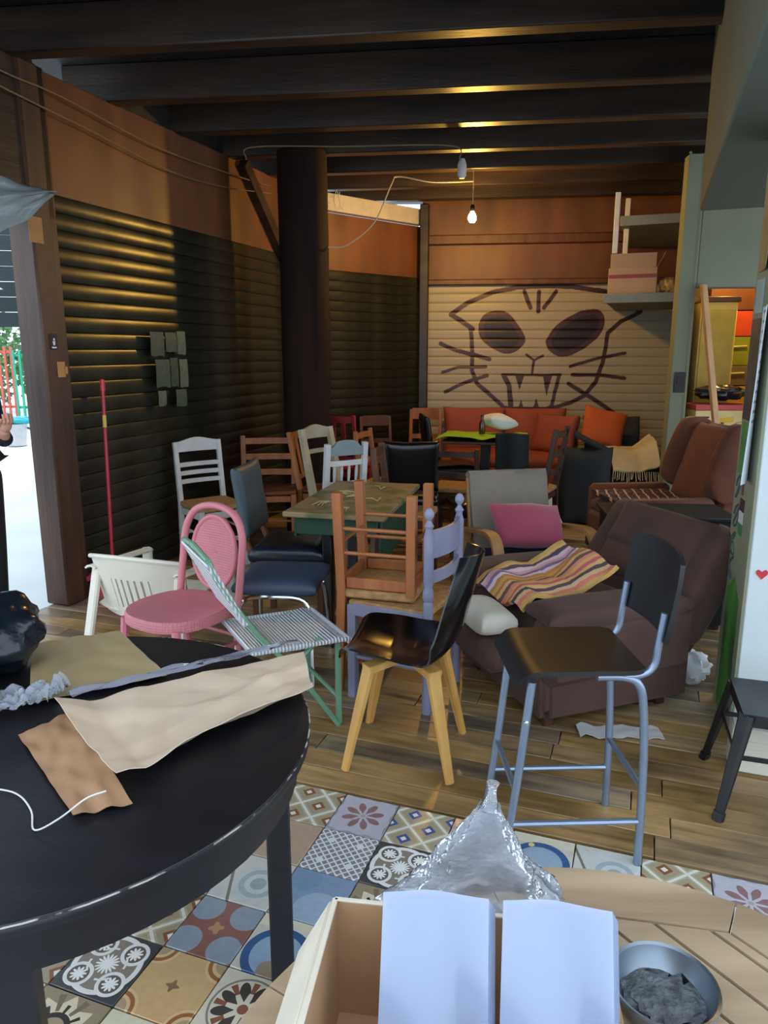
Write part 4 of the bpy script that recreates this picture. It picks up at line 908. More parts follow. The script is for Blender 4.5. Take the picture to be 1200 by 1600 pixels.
b = B(); b.blob((0, 0, .1), (.15, .15, .115), 24, .22, 2.6, 3); b.v = [(x, y, max(z, .001)) for x, y, z in b.v]; obj('bag_body', b, m_bin, bb, 60); obj('bag_knot', B().blob((-.02, .0, .23), (.035, .035, .05), 10, .4, 3, 5), m_bin, bb)
# ------------------------------------------------------------------ teak garden table, lower right
GC = V(.27, .546, 0); GR = .505
te = thing('garden_table', 'round slatted teak garden table in the lower right corner', 'table', tuple(GC))
th0 = math.atan2(.423, .271)
inr = .405
for k in range(8):
    a0 = th0 + k * math.pi / 4; a1 = a0 + math.pi / 4 - .006
    out = [(GR * math.cos(a0 + (a1 - a0) * i / 8), GR * math.sin(a0 + (a1 - a0) * i / 8)) for i in range(9)]
    ri = inr / math.cos(math.pi / 8)
    pts = out + [(ri * math.cos(a1), ri * math.sin(a1)), (ri * math.cos(a0), ri * math.sin(a0))]
    obj('rim_board', B().prism(pts, .026, 'xy', .707), m_teak, te)
sd_ = R(-57); ap = inr * .995
oc = [(ap / math.cos(math.pi / 8) * math.cos(th0 + k * math.pi / 4 - sd_), ap / math.cos(math.pi / 8) * math.sin(th0 + k * math.pi / 4 - sd_)) for k in range(8)]
def clip(poly, y, sg):
    out = []
    for i in range(len(poly)):
        a, c = poly[i - 1], poly[i]; da, dc = sg * (a[1] - y), sg * (c[1] - y)
        if (da > 0) != (dc > 0): t = da / (da - dc); out.append((a[0] + (c[0] - a[0]) * t, y))
        if dc > 0: out.append(c)
    return out
for i in range(-7, 8):
    y = i * .0585; pl = clip(oc, y - .0262, 1)
    pl = clip(pl, y + .0262, -1) if len(pl) > 2 else []
    if len(pl) > 2: obj('slat', B().at((0, 0, 0), (0, 0, sd_)).prism(pl, .022, 'xy', .707), m_teak, te)
for sx in (-1, 1):
    obj('crossbar', B().at((0, 0, 0), (0, 0, sd_ + R(90))).box((0, sx * .2, .682), (.8, .05, .025)), m_teak, te)
    for sy in (-1, 1): obj('leg', B().at((0, 0, 0), (0, 0, sd_)).bar((sx * .2, sy * .2, .69), (sx * .3, sy * .3, 0), .045, .045), m_teak, te)
ZG = .72
at_ = thing('ashtray', 'round dull steel ashtray bowl with ash on the teak table', 'ashtray', (.362, .79, ZG))
m_steel = mat('dull steel', '#8b96a2', .35, .85, .2, scale=9)
obj('bowl', B().lathe([(.001, .002), (.045, .002), (.056, .012), (.064, .034), (.068, .036), (.069, .033), (.067, .03), (.06, .008), (.047, 0), (.001, 0)], 36, False), m_steel, at_)
b = B(); b.blob((0, 0, .008), (.05, .05, .007), 12, .5, 6, 2); obj('ash', b, mat('grey ash', '#6d7176', .95, var=.6, scale=60, bump=1, bscale=120), at_, kind='stuff')
# cardboard box with plastic sleeves in a clear bag
cx = thing('cardboard_box', 'open cardboard box at the bottom edge holding plastic sleeves', 'box', (.085, .6, ZG), R(-8))
obj('back_wall', B().box((0, .155, .085), (.336, .005, .17)), m_card, cx); obj('front_wall', B().box((0, -.155, .085), (.336, .005, .17)), m_card, cx)
obj('side_wall', B().box((.168, 0, .05), (.005, .31, .1)), m_card, cx); obj('side_wall', B().box((-.168, 0, .085), (.006, .31, .17)), m_card, cx); obj('bottom', B().box((0, 0, .004), (.336, .31, .006)), m_card, cx)
fl = obj('flap', B().at((-.172, 0, .172), (0, R(-62), 0)).box((-.045, 0, 0), (.09, .3, .004)), m_cardin, cx)
obj('edge_strip', B().box((0, .155, .1715), (.338, .006, .003)).box((-.168, 0, .1715), (.007, .312, .003)), m_cardin, cx)
def sleeve(label, x, y, rz, w, z0, tilt, lift=0):
    t = thing('plastic_sleeve_stack', label, 'plastic sleeves', (x, y, z0), rot=(R(tilt), 0, rz))
    for i in range(5): obj('sleeve', B().sheet(lambda u, v: ((u - .5) * w + .002 * i, .004 * i + .022 * math.sin(u * math.pi) * (.3 + .7 * v) + .004 * math.sin(u * 9 + 4 * v), .23 * v - .003 * i), 8, 8, .0012), m_milk, t)
    return t
sleeve('stack of milky plastic sleeves on the left inside the box', .047, .6, R(-6), .118, ZG + .032, -28)
sleeve('stack of milky plastic sleeves on the right, tilting out of the box', .174, .585, R(-9), .118, ZG + .032, -28)
def cb_(u, v):                               # clear bag pulled up to a neck
    a = 2 * math.pi * u; q = v ** .95; r0 = .016 + .165 * q; ce = V(.142, .875, .955).lerp(V(.118, .885, .74), v ** .85)
    k = 1 + .5 * noise.noise(V(math.cos(a) * 1.6, math.sin(a) * 1.6, v * 4)) * (.3 + v) * .8 + .16 * abs(noise.noise(V(math.cos(a) * 5, math.sin(a) * 5, v * 9)))
    return (ce.x + r0 * .86 * k * math.cos(a), ce.y + r0 * .42 * k * math.sin(a), ce.z + .012 * noise.noise(V(math.cos(a) * 4, math.sin(a) * 4, v * 8)))
cbag = thing('clear_bag', 'crumpled clear plastic bag with twisted neck rising over the box', 'plastic bag', (0, 0, 0))
obj('bag_film', B().sheet(cb_, 56, 40, .0008), m_clear, cbag, 180); obj('bag_neck', B().tube(bez([(.142, .875, .948), (.145, .878, .965), (.147, .88, .985)], 5), [.013, .011, .01, .009, .008, .007, .006, .006, .006, .007, .009], 8), m_clear, cbag)
# ------------------------------------------------------------------ left wall things
br = thing('mop', 'red mop handle with a yellow sticker leaning on the black shutter', 'mop')
h0 = V(-1.78, 4.6, .085); h1 = LW(.44, .035, 1.36)
obj('handle', B().tube([h0, h1], .012, 8), mat('red handle', '#b02438', .4), br); obj('sticker', B().tube([h0.lerp(h1, .78), h0.lerp(h1, .84)], .0127, 8), mat('yellow sticker', '#c8b050', .5), br); obj('end_cap', B().tube([h1 - (h1 - h0).normalized() * .05, h1 + (h1 - h0).normalized() * .02], .016, 8), mat('red cap', '#c8303c', .4), br)
obj('mop_head', B().blob((h0.x, h0.y, .07), (.045, .04, .045), 8, .25, 5), m_paper, br)
bk_ = thing('mop_bucket', 'pink red plastic mop bucket at the foot of the shutter', 'bucket', (-1.78, 4.6, 0), R(20))
def rr(hx, hy, z): return [(x, y, z) for x, y, _ in ring(hx, hy, 0, 28, 0, 5)]
b = B(); vs = []; fs = []
pro = [(.001, .001, .0), (.1, .08, 0), (.125, .1, .13), (.145, .118, .135), (.145, .118, .145), (.12, .095, .14), (.097, .077, .006), (.001, .001, .006)]
for hx, hy, z in pro: vs += rr(hx, hy, z)
for i in range(len(pro) - 1):
    for k in range(28): fs.append((i * 28 + k, i * 28 + (k + 1) % 28, (i + 1) * 28 + (k + 1) % 28, (i + 1) * 28 + k))
b.add(vs, fs); m_buck = mat('pink bucket plastic', '#d04a5e', .4); obj('tub', b, m_buck, bk_); obj('spout', B().at((-.15, -.03, .125), (0, R(-25), 0)).prism([(-.05, 0), (.03, -.04), (.03, .04)], .03, 'xy'), m_buck, bk_)
sg = thing('restroom_sign', 'small dark restroom sign with a white figure on the brown post', 'sign', tuple(LW(.075, .022, 1.61)), rot=(0, 0, LA))
obj('plate', B().box((0, 0, 0), (.06, .006, .09), .002), mat('sign black', '#191420', .5), sg)
m_wht = mat('sign white', '#d8d8dc', .6); obj('figure', B().at((0, -.005, .014), (R(90), 0, 0)).lathe([(.007, -.001), (.007, .001)], 10).at().prism([(-.009, .004), (.009, .004), (.006, -.02), (-.006, -.02)], .002, 'xz', -.004), m_wht, sg); obj('caption', B().box((0, -.0038, -.033), (.035, .001, .009), .0003), m_wht, sg)
m_tan = mat('tan card', '#b4844e', .8)
tag(obj('tan_tag', B().box((0, 0, 0), (.06, .004, .09), .002).box((.035, 0, -.005), (.03, .004, .045), .002), m_tan, None, loc=tuple(LW(.115, .024, 1.45)), rot=(0, 0, LA)), 'torn tan card tag pinned to the brown post below the sign', 'tag')
tag(obj('tan_card', B().box((0, 0, 0), (.1, .004, .14), .002), m_tan, None, loc=tuple(LW(.02, .024, 2.22)), rot=(0, 0, LA)), 'tan card pinned high on the brown post under the plastic sheet', 'card')
random.seed(21)
m_post = [mat('green poster', '#445244', .6, var=.3, scale=20), mat('pale poster', '#5a6658', .6, var=.3, scale=14), mat('dark poster', '#3c4a3c', .6, var=.4, scale=20)]
pw_ = [('leftmost top', .0, .0, .15, .16, 0), ('middle top', .17, .0, .13, .13, 0), ('right top', .31, .01, .1, .16, 1), ('left middle', .04, -.19, .16, .19, 0), ('narrow dark middle', .21, -.18, .09, .2, 2), ('right middle', .32, -.19, .1, .2, 1), ('small torn lower left', .05, -.41, .09, .1, 1), ('torn lower right', .26, -.41, .13, .12, 0)]
for nm, s, z, w, h, k in pw_:
    tag(obj('wall_poster', B().sheet(lambda u, v: (w * u, -.004 * math.sin(v * 3.1) + .003 * noise.noise(V(u * 5, v * 5, s * 9)), -h + h * v - .012 * random.random() * (v < .01)), 6, 6, .002), m_post[k], None, loc=tuple(LW(.95 + s, .034, 1.69 + z)), rot=(0, 0, LA)),
        'faded greenish poster on the black shutter, %s of the cluster' % nm, 'poster', 'faded posters on the black shutter')
def wire(name, label, pts, r=.005, m=m_wiredk): return tag(obj(name, B().tube(bez(pts, 8), r, 6), m, None), label, 'cable')
wire('wall_cable', 'upper cable strung along the top of the brown plywood wall', [LW(-1.2, .04, 3.06), LW(-.2, .04, 2.98), LW(.3, .03, 2.98), LW(1.2, .03, 2.92), LW(2.2, .03, 2.95), LW(2.75, .04, 2.98)])
wire('wall_cable', 'lower sagging cable strung along the brown plywood wall', [LW(-1.2, .05, 3.0), LW(-.2, .05, 2.9), LW(.5, .03, 2.86), LW(1.3, .02, 2.8), LW(2.0, .02, 2.83), LW(2.75, .04, 2.92)])
wire('lamp_cable', 'cream cable looping from the trunk column up to the hanging bulb', [(-.45, 6.22, 2.38), (-.3, 6.25, 2.4), (-.08, 6.3, 2.58), (.06, 6.35, 2.88), (.12, 6.4, 2.95), (.4, 6.5, 2.93), (.774, 6.8, 3.0)], .006, m_wire)
wire('ceiling_cable', 'thin cable fixed along a beam from the trunk to the middle of the ceiling', [(-1.05, 6.0, 2.98), (-1.0, 6.0, 3.07), (-.3, 5.98, 3.07), (.5, 5.96, 3.07), (.58, 6.0, 2.98)], .005)
tag(obj('lamp_holder', B().lathe([(.02, 0), (.035, .02), (.035, .1), (.02, .14)], 12), m_whitep, None, loc=(.6, 6.05, 2.86)), 'white empty lamp holder hanging under the beam', 'lamp holder')
# cobwebs under the pale fascia
cw = B()
for i in range(14):
    a = V(*E1) + sv.normalized() * random.uniform(.25, .7) + V(.03, -.08, random.uniform(2.98, 3.1)); c = a + V(random.uniform(-.1, .12), random.uniform(-.05, 0), random.uniform(-.25, -.05)); cw.tube([a, (a + c) / 2 + V(0, 0, -.04), c], .003, 4)
tag(obj('cobweb', cw, m_paper, None), 'ragged white cobwebs hanging above the dark shutter by the trunk', 'cobweb'); bpy.data.objects['cobweb']['kind'] = 'stuff'
# rolled plastic curtain above the opening
def pcur(u, v):
    x = -2.25 + .64 * u; t = 2 * v - 1; half = .17 * (1 - u ** 2.6) + .004
    return (x + .02 * math.sin(t * 3), 3.62 + .16 * u + .05 * t * t + .03 * noise.noise(V(u * 4, v * 4, 1)), 2.21 + .1 * u * u + half * t * (1 if t < 0 else 1.15 - .3 * u) + .012 * noise.noise(V(u * 7, v * 7, 4)))
pcu = thing('plastic_sheet', 'cloudy crumpled plastic sheet hanging from a cord at the upper left edge', 'plastic sheet', (0, 0, 0))
obj('sheet', B().sheet(pcur, 26, 18, .003), m_cloudy, pcu); obj('cord', B().tube([pcur(.35, 1), V(*pcur(.35, 1)) + V(.01, .02, .45), (-2.0, 3.72, 3.32)], .004, 6), m_wiredk, pcu)
# ------------------------------------------------------------------ shelves beside the painted shutter
m_shelf = mat('grey shelf paint', '#7f7c70', .6, var=.1)
SAz = math.atan2(dv.y, dv.x) - R(90)
def shelf(label, z, w, y0, y1):
    t = thing('wall_shelf', label, 'shelf', tuple(RC + V(0, 0, z)), SAz); obj('board', B().box((-w / 2 - .01, (y0 + y1) / 2, .03), (w, y1 - y0, .035), .004), m_shelf, t); obj('front_lip', B().box((-w / 2 - .01, y0, .03), (w, .03, .08), .004), m_shelf, t); return t
shelf('lower deep grey shelf carrying the old cardboard box', 1.98, .6, .16, 1.84)
us = shelf('upper deep grey shelf high beside the grey wall', 2.62, .5, .2, 1.84)
for x, y in ((-.54, .22), (-.47, .52)): obj('upright', B().box((x, y, .02), (.045, .03, .5)), m_whitep, us)
ob = thing('old_box', 'battered open cardboard box on the lower grey shelf', 'box', tuple(RC + Matrix.Rotation(SAz, 3, 'Z') @ V(-.38, .4, 2.029)), SAz)
obj('box_body', B().box((0, -.16, .12), (.4, .006, .24)).box((0, .16, .12), (.4, .006, .24)).box((-.2, 0, .12), (.006, .32, .24)).box((.2, 0, .12), (.006, .32, .24)).box((0, 0, .005), (.4, .32, .008)), m_card, ob)
obj('torn_flap', B().at((0, -.16, .24), (R(12), 0, 0)).box((0, 0, .06), (.38, .005, .12)), m_card, ob); obj('torn_flap', B().at((.2, 0, .24), (0, R(25), 0)).box((0, 0, .07), (.005, .28, .14)), m_card, ob); obj('red_tape', B().box((-.0, -.1645, .17), (.4, .002, .03), .0005), mat('red tape', '#8a2f2a', .5), ob)
tag(obj('crumpled_bag', B().blob((0, 0, .07), (.07, .08, .07), 10, .5, 3, 8), mat('tan paper bag', '#c99a52', .8), None, loc=tuple(RC + Matrix.Rotation(SAz, 3, 'Z') @ V(-.09, .32, 2.045))), 'crumpled tan paper bag beside the old box on the grey shelf', 'paper bag')
tag(obj('wall_switch', B().box((0, 0, 0), (.09, .012, .17), .003).box((0, -.008, .02), (.05, .006, .06), .002), mat('dark plate', '#20191c', .5), None, loc=tuple(RC + bd * .07 + bn * -.007 + V(0, 0, 1.3)), rot=(0, 0, BA)), 'dark switch plate on the grey wall beside the doorway', 'switch')
# ------------------------------------------------------------------ store room
def ST(x, y, z): return RC + bd * x + bn * y + V(0, 0, z)
cu = thing('store_cupboard', 'tall cream cupboard inside the store room doorway', 'cupboard', tuple(ST(.54, .8, 0)), BA)
obj('body', B().box((0, 0, 1.0), (.32, .28, 2.0), .006), m_store, cu); obj('cornice', B().box((0, 0, 2.02), (.36, .32, .05), .006), m_brownw, cu); obj('door_panel', B().box((0, -.145, 1.0), (.29, .012, 1.85), .004), mat('mustard cupboard door', '#c9b04a', .6), cu)
rk = thing('store_rack', 'store rack with coloured shelf fronts behind the doorway', 'rack', tuple(ST(.95, 1.4, 0)), BA)
for z0, z1, c in ((1.95, 2.4, '#5a2c22'), (1.7, 1.95, '#b0392c'), (1.42, 1.7, '#7f8a2c'), (1.22, 1.42, '#6d6350'), (.95, 1.22, '#c9a030')): obj('shelf_front', B().box((0, 0, (z0 + z1) / 2), (.64, .3, z1 - z0 - .01), .004), mat('front ' + c, c, .6), rk)
for z in (1.6, 1.34): obj('pull', B().tube([(-.14, -.165, z), (.06, -.165, z + .01)], .008, 6), m_creamf, rk)
obj('support', B().box((0, .1, .475), (.64, .06, .95)), m_brownw, rk)
def fruit_box(label, x, y, z, w):
    t = thing('carton', label, 'box', tuple(ST(x, y, z)), BA + R(4)); obj('carton_body', B().box((0, 0, .1), (w, .3, .2), .004), mat('cream carton', '#e0c888', .7), t); obj('lid', B().box((0, 0, .225), (w + .01, .31, .05), .004), mat('red carton lid', '#c04848', .6), t)
    obj('yellow_flash', B().prism([(-.1, .07), (.08, .1), (.08, .15), (-.1, .12)], .002, 'xz', -.1512), mat('yellow print', '#e0b020', .6), t); obj('oval_mark', B().tube([(w * .28 + .05 * math.cos(a), -.152, .07 + .03 * math.sin(a)) for a in [i * math.pi / 8 for i in range(16)]], .002, 4, True), m_brownw, t)
    obj('print_line', B().box((-w * .36, -.1512, .14), (w * .2, .002, .016), .0004), m_darkw, t); return t
fruit_box('wide cream and red fruit carton on top of the store pile', .52, .36, .85, .5)
fruit_box('narrower cream and red fruit carton under the wide one', .55, .36, .58, .36)
tag(obj('store_crate', B().box((0, 0, .29), (.5, .32, .575), .01), m_brownw, None, loc=tuple(ST(.55, .36, 0)), rot=(0, 0, BA)), 'brown wooden crate at the bottom of the store pile', 'crate')
tag(obj('black_sack', B().blob((0, 0, .06), (.22, .14, .07), 12, .4, 3, 6), m_bin, None, loc=tuple(ST(.52, .36, 1.135))), 'black plastic sack lying on the wide fruit carton', 'sack')
tag(obj('foil_bag', B().blob((0, 0, .2), (.11, .1, .22), 12, .4, 4, 9), mat('pale foil', '#d8c890', .25, .3, bump=.6, bscale=12), None, loc=tuple(ST(.78, .02, .31))), 'pale shiny bag stuffed beside the fruit cartons', 'bag')
tag(obj('bag_bundle', B().blob((0, 0, .1), (.13, .11, .11), 10, .3, 3, 4), m_taupe, None, loc=tuple(ST(.78, .02, .02))), 'taupe bundle on the floor under the shiny bag', 'bundle')
random.seed(9)
for i in range(9):
    x0 = .2 + .05 * i; k = .045 * (i % 3); a = V(*ST(x0, -.12 - k, 0)); c = V(*ST(x0 - .06, -.03 - k, random.uniform(.7, 1.0)))
    tag(obj('batten', B().bar(a, c, .022, .018), m_birch if i % 2 else m_brownw, None), ('thin pale batten leaning in the store doorway bundle' if i % 2 else 'thin dark brown batten leaning in the store doorway bundle'), 'batten', 'battens leaning in the store doorway')
tag(obj('long_plank', B().bar(ST(.46, -.36, 0), ST(.185, -.035, 2.09), .075, .025), m_birch, None), 'long wooden plank leaning against the top of the store doorway', 'plank')
# ------------------------------------------------------------------ posters on the pier
def PS(y, z, n=.01): return PC + pey * y + pex * (-n - .006) + V(0, 0, z)
def pier_sheet(name, label, cat, y0, y1, z0, z1, m, curl=.0, n=.004):
    def f(u, v): y = y0 + (y1 - y0) * u; z = z0 + (z1 - z0) * v; return tuple(PS(y, z, n + curl * (u - 1) ** 2 * (1 - v * .5)))
    return tag(obj(name, B().sheet(f, 10, 10, .002), m, None), label, cat)
lines = printed('news print', lambda x, y: iter([((((y * 9).fr() - .5).abs() < .16) * (x.abs() < .8) * (y > -.3), '#7d8794'), ((y > .5) * (y < .7) * (x.abs() < .6), '#4a5058')]), '#c8d0d8', .8, ('y', 'z'))
pier_sheet('news_sheet', 'white printed sheet curling off the pier side', 'poster', .0, .16, 1.05, 1.72, lines, .05)
pier_sheet('dark_poster', 'dark framed poster on the pier side behind the white sheet', 'poster', .17, .32, 1.28, 1.68, mat('dark poster print', '#4a4642', .5, var=.5, scale=16))
pier_sheet('teal_note', 'pale teal note pinned above the dark poster', 'note', .18, .3, 1.7, 1.83, mat('teal note', '#93aaa4', .8))
pier_sheet('wood_panel_poster', 'crumpled brown poster high on the pier side', 'poster', .02, .3, 1.86, 2.2, mat('brown poster', '#8a7a58', .7, var=.4, scale=6), .04)
pier_sheet('green_poster', 'green and grey poster strip on the pier side', 'poster', .2, .3, 1.06, 1.27, mat('green print', '#4f8a4a', .6, var=.3))
pier_sheet('striped_poster', 'brown striped poster below the white sheet', 'poster', .168, .198, .98, 1.2, printed('brown stripes', lambda x, y: iter([((((y * 5 + x).fr() - .5).abs() < .25) * (y > -.2), '#a8a49a')]), '#6a4038', .7, ('y', 'z')))
fg = thing('flag_sticker', 'small flag sticker in black, white and green on the pier side', 'sticker', (0, 0, 0))
for z0, z1, c in ((.915, .965, '#3a2228'), (.865, .915, '#c8c8c4'), (.815, .865, '#2f7a4a')):
    obj('band', B().sheet(lambda u, v: tuple(PS(.13 + .07 * u, z0 + (z1 - z0) * v, .004)), 2, 2, .002), mat('flag ' + c, c, .7), fg)
m_tagp = mat('dark tag paint', '#4a5450', .8)
gr_ = thing('graffiti_tag', 'dark scribbled tag painted down the pier side', 'graffiti', (0, 0, 0))
for k, (z, y) in enumerate(((1.0, .26), (.88, .25), (.76, .26), (.66, .25))):
    obj('scribble', B().tube([tuple(PS(y + .035 * math.cos(t * (1.3 + .2 * k)) , z + .05 * math.sin(t) , .003)) for t in [i * .45 for i in range(16)]], .005, 5), m_tagp, gr_)
tag(obj('green_patch', B().sheet(lambda u, v: tuple(PS(.05 + .22 * u + .02 * noise.noise(V(v * 6, u * 3, 0)), .02 + .62 * v * (1 - .25 * abs(u - .5)) + .0, .002)), 12, 16, .002), mat('grass green paint', '#4f8a34', .8, var=.5, scale=9, col2='#2f4a26', stretch=(1, 1, .3)), None), 'grass green painted patch low on the pier side', 'graffiti')
hp = [(0, -.02), (.02, .002), (.022, .013), (.013, .02), (.003, .014), (0, .009), (-.004, .014), (-.013, .02), (-.022, .012), (-.02, .002)]
tag(obj('painted_heart', B().prism(hp, .003, 'xz', 0), mat('heart red', '#c82838', .6), None, loc=tuple(PC + pex * .05 - pey * .003 + V(0, 0, .7)), rot=(0, 0, PA)), 'small red heart painted on the white pier', 'graffiti')
tag(obj('white_carton', B().box((0, 0, .09), (.16, .12, .18), .008).box((0, -.062, .12), (.1, .004, .03), .001), m_mono, None, loc=(1.40, 2.52, 0), rot=(0, 0, GA)), 'small off-white carton on the floor under the metal stool', 'carton')
tag(obj('paper_scrap', B().sheet(lambda u, v: (-.17 + .34 * u, -.05 + .1 * v + .03 * noise.noise(V(u * 6, 0, 0)), .006 + .012 * abs(noise.noise(V(u * 5, v * 5, 0)))), 14, 6, .002), m_whitep, None, loc=(.98, 2.77, 0), rot=(0, 0, R(-4))), 'torn white paper scrap on the floor in front of the recliner', 'paper')
tag(obj('white_bag', B().blob((0, 0, .07), (.1, .09, .075), 12, .4, 3, 2), m_paper, None, loc=(1.47, 3.28, 0)), 'small crumpled white bag on the floor behind the recliner', 'bag')
# ------------------------------------------------------------------ outside the opening
og = B(); og.box((-11.4, 10, -.115), (19.0, 40, .2), .001); struct('ground', og, m_conc)
def fence(label, x0, x1, y, col, h):
    t = thing('yard_fence', label, 'fence', (x0, y, -.018)); m = mat('fence ' + col, col, .5)
    n = int((x1 - x0) / .14)
    for i in range(n + 1): obj('bar', B().bar(((x1 - x0) * i / n, 0, 0), ((x1 - x0) * i / n, 0, h), .05, .03), m, t)
    for z in (.3, h - .12): obj('rail', B().bar((0, .03, z), (x1 - x0, .03, z), .03, .06), m, t)
fence('pale red bar fence across the bright yard', -10.2, -8.75, 17.5, '#d05a4a', 1.7); fence('turquoise green bar fence across the bright yard', -8.6, -6.6, 17.3, '#1fa07c', 1.62)
def leafy(label, x, y, r, h, seed):
    t = thing('yard_bush', label, 'bush', (x, y, 0)); random.seed(seed); b = B()
    for i in range(1500):
        d = V(random.gauss(0, 1), random.gauss(0, 1), random.gauss(0, 1)).normalized() * random.random() ** .4; p = V(d.x * r, d.y * r, h * .55 + d.z * h * .5); s = .09; a = V(random.gauss(0, 1), random.gauss(0, 1), random.gauss(0, 1)).normalized() * s; c = a.orthogonal().normalized() * s * .6
        b.add([p - a, p + c, p + a, p - c], [(0, 1, 2, 3)])
    obj('foliage', b, mat('bush leaves', '#5d8a52', .6, var=.4, scale=3), t, kind='stuff'); obj('stem', B().tube([(0, 0, 0), (.05, 0, h * .6)], [.06, .03], 7), m_brownw, t)
leafy('grey green bush behind the pale red fence', -10.4, 19.6, 1.3, 2.6, 4); leafy('grey green bush behind the turquoise fence', -7.3, 19.4, 1.3, 2.4, 5)
yb = thing('yard_bucket', 'white bucket under a turquoise lid standing in the bright yard', 'bucket', (-6.25, 12.4, 0))
obj('bucket_body', B().lathe([(.15, 0), (.19, .36), (.2, .37), (.18, .37), (.14, .02)], 20), m_whitep, yb); obj('lid', B().blob((.05, 0, .42), (.24, .2, .07), 10, .3, 3), mat('turquoise plastic', '#1fa8b4', .4), yb); obj('handle', B().tube([(.2, 0, .3), (.34, 0, .24), (.42, 0, .26)], .02, 6), m_blue, yb)
aw = thing('yard_canopy', 'dark boarded canopy fascia across the yard behind the post', 'canopy', (-5.4, 8.6, 0), R(10))
for i in range(9): obj('board', B().box((0, -.01 * (i % 2), 1.92 + .17 * i), (4.2, .03, .165), .004), mat('dark canopy board', '#1e2a2c', .6), aw)
for x in (-2.0, 2.0): obj('post', B().box((x, .1, 1.7), (.1, .1, 3.4)), m_dark, aw)
yl = thing('yard_lantern', 'white cone-topped lantern hanging in front of the dark canopy', 'lantern', (-4.35, 8.35, 2.06))
obj('hat', B().lathe([(.15, .17), (.13, .185), (.04, .2), (.022, .26), (.005, .34)], 18), m_paper, yl); obj('lantern_body', B().lathe([(.075, 0), (.085, .02), (.085, .15), (.06, .17)], 16), m_paper, yl); obj('bracket', B().bar((0, 0, .3), (0, .25, .34), .02, .02), m_whitep, yl)
# ------------------------------------------------------------------ the person at the left edge
pe = thing('person', 'person in black jacket and trousers standing at the left edge with one hand raised', 'person', (-2.32, 4.0, 0), R(60))
def skin(name, verts, edges, radii, m, parent, lev=2):
    me = bpy.data.meshes.new(name); me.from_pydata(verts, edges, []); me.materials.append(m); o = link(name, me, parent)
    md = o.modifiers.new('skin', 'SKIN'); md.use_smooth_shade = True
    for i, r in enumerate(radii):
        sv_ = me.skin_vertices[0].data[i]; sv_.radius = r if isinstance(r, tuple) else (r, r); sv_.use_root = (i == 0)
    s = o.modifiers.new('sub', 'SUBSURF'); s.levels = lev; s.render_levels = lev; return o
# front is -y; x to the person's left
bv = [(0, 0, .95), (0, .01, 1.12), (0, .01, 1.3), (0, .02, 1.44), (0, .01, 1.52), (0, -.005, 1.6), (0, -.01, 1.69),
      (.17, .02, 1.42), (.21, .03, 1.16), (.16, -.14, 1.06), (.1, -.24, 1.14),
      (-.17, .02, 1.42), (-.21, .03, 1.16), (-.2, -.02, .93), (-.2, -.04, .86),
      (.09, 0, .88), (.1, -.01, .5), (.1, .02, .09), (.1, -.1, .04), (-.09, 0, .88), (-.1, -.01, .5), (-.1, .02, .09), (-.1, -.1, .04)]
be = [(0, 1), (1, 2), (2, 3), (3, 4), (4, 5), (5, 6), (3, 7), (7, 8), (8, 9), (9, 10), (3, 11), (11, 12), (12, 13), (13, 14), (0, 15), (15, 16), (16, 17), (17, 18), (0, 19), (19, 20), (20, 21), (21, 22)]
brd = [(.14, .1), (.12, .09), (.15, .1), (.1, .07), .048, (.07, .085), (.06, .075), .055, .042, .034, .026, .055, .042, .034, .026, .085, .055, .04, .035, .085, .055, .04, .035]
body = skin('body', bv, be, brd, m_skin, pe)
jv = [(0, .01, 1.12), (0, .005, .98), (0, .005, .84), (0, .01, 1.3), (0, .02, 1.42), (0, .012, 1.5), bv[7], bv[8], bv[9], (.12, -.205, 1.11), bv[11], bv[12], bv[13]]
skin('jacket', jv, [(0, 1), (1, 2), (0, 3), (3, 4), (4, 5), (4, 6), (6, 7), (7, 8), (8, 9), (4, 10), (10, 11), (11, 12)], [(.165, .125), (.18, .14), (.185, .145), (.185, .13), (.13, .1), .066, .08, .064, .05, .044, .08, .064, .048], m_cloth, pe)
for sx in (-1, 1): skin('trouser_leg', [(sx * .085, 0, .93), (sx * .09, 0, .84), (sx * .1, -.01, .5), (sx * .1, .02, .07)], [(0, 1), (1, 2), (2, 3)], [(.09, .12), (.1, .115), .08, .07], m_cloth, pe)
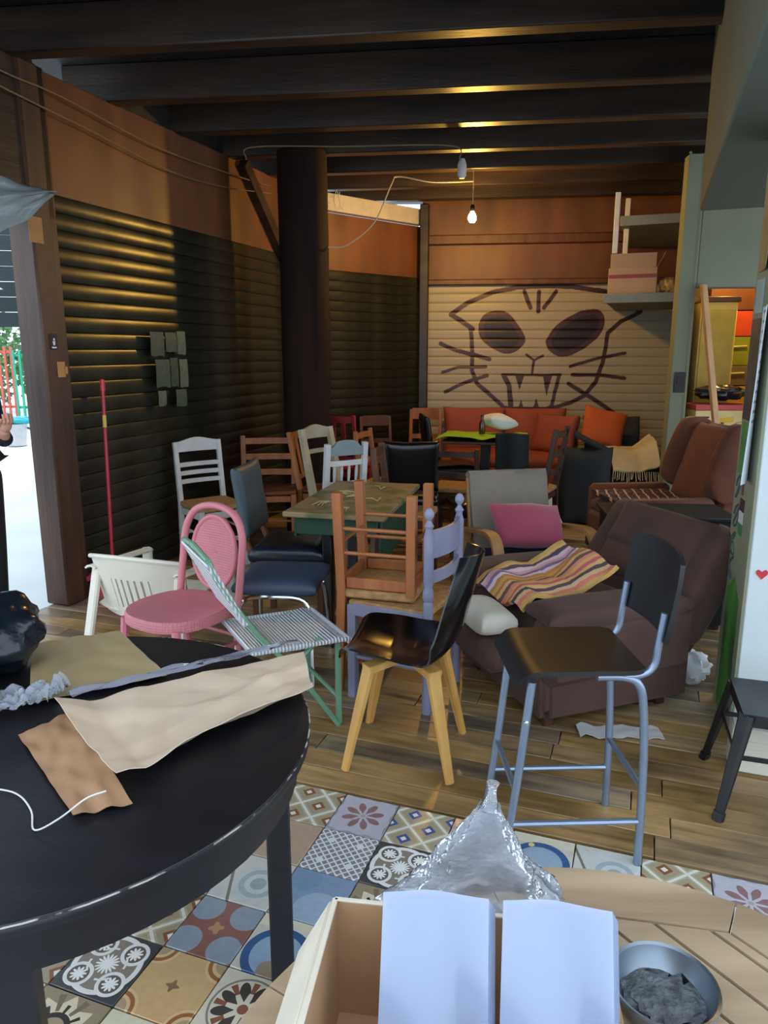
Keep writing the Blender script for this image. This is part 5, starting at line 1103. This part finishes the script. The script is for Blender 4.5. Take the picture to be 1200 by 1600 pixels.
obj('trouser_hips', B().blob((0, .005, .87), (.175, .13, .13), 12, .0), m_cloth, pe)
for sx in (-1, 1): obj('shoe', B().cushion((sx * .1, -.05, .05), (.1, .28, .11), 8, 3, .6, .002), m_black, pe)
hb = B()
for x, y, l in ((-.03, .0, .075), (-.01, -.004, .085), (.012, -.003, .08), (.032, .002, .065)): hb.tube([(.1 + x * .5, -.25 + y, 1.155), (.1 + x * .8, -.255 + y - l * .4, 1.185), (.1 + x * .85, -.24 + y - l * .55, 1.185 + l * .55)], [.009, .0085, .0065], 8)
hb.tube([(.075, -.235, 1.15), (.055, -.265, 1.175), (.06, -.285, 1.2)], [.011, .009, .007], 8); hb.blob((.1, -.255, 1.165), (.035, .025, .04), 8, .05)
obj('hand', hb, m_skin, pe)
hb = B(); hb.blob((-.2, -.045, .81), (.022, .04, .05), 8, .05)
for y, l in ((-.03, .07), (-.012, .08), (.006, .075), (.022, .06)): hb.tube([(-.2, -.045 + y, .78), (-.196, -.05 + y, .775 - l * .5), (-.185, -.05 + y, .775 - l)], [.009, .0085, .006], 8)
hb.tube([(-.195, -.08, .82), (-.19, -.1, .79), (-.185, -.1, .765)], [.01, .009, .007], 8); obj('hand', hb, m_skin, pe)
b = B(); b.blob((0, .018, 1.70), (.088, .105, .11), 16, .06, 5); b.v = [p for p in b.v]; b.v = [(x, max(y, -.06 + .0 * z) if z > 1.7 else max(y, .0), z) for x, y, z in b.v]; obj('hair', b, mat('dark hair', '#1c1512', .6), pe)
fb = B(); fb.blob((0, -.098, 1.63), (.014, .02, .022), 8, 0)
for sx in (-1, 1): fb.blob((sx * .088, .005, 1.64), (.012, .022, .032), 8, 0)
obj('nose_and_ears', fb, m_skin, pe)
eb = B()
for sx in (-1, 1): eb.blob((sx * .032, -.085, 1.655), (.012, .008, .007), 8, 0)
obj('eyes', eb, mat('eye dark', '#2a201c', .3), pe); obj('mouth', B().blob((0, -.09, 1.585), (.022, .008, .006), 8, 0), mat('lip', '#9a5a50', .5), pe)
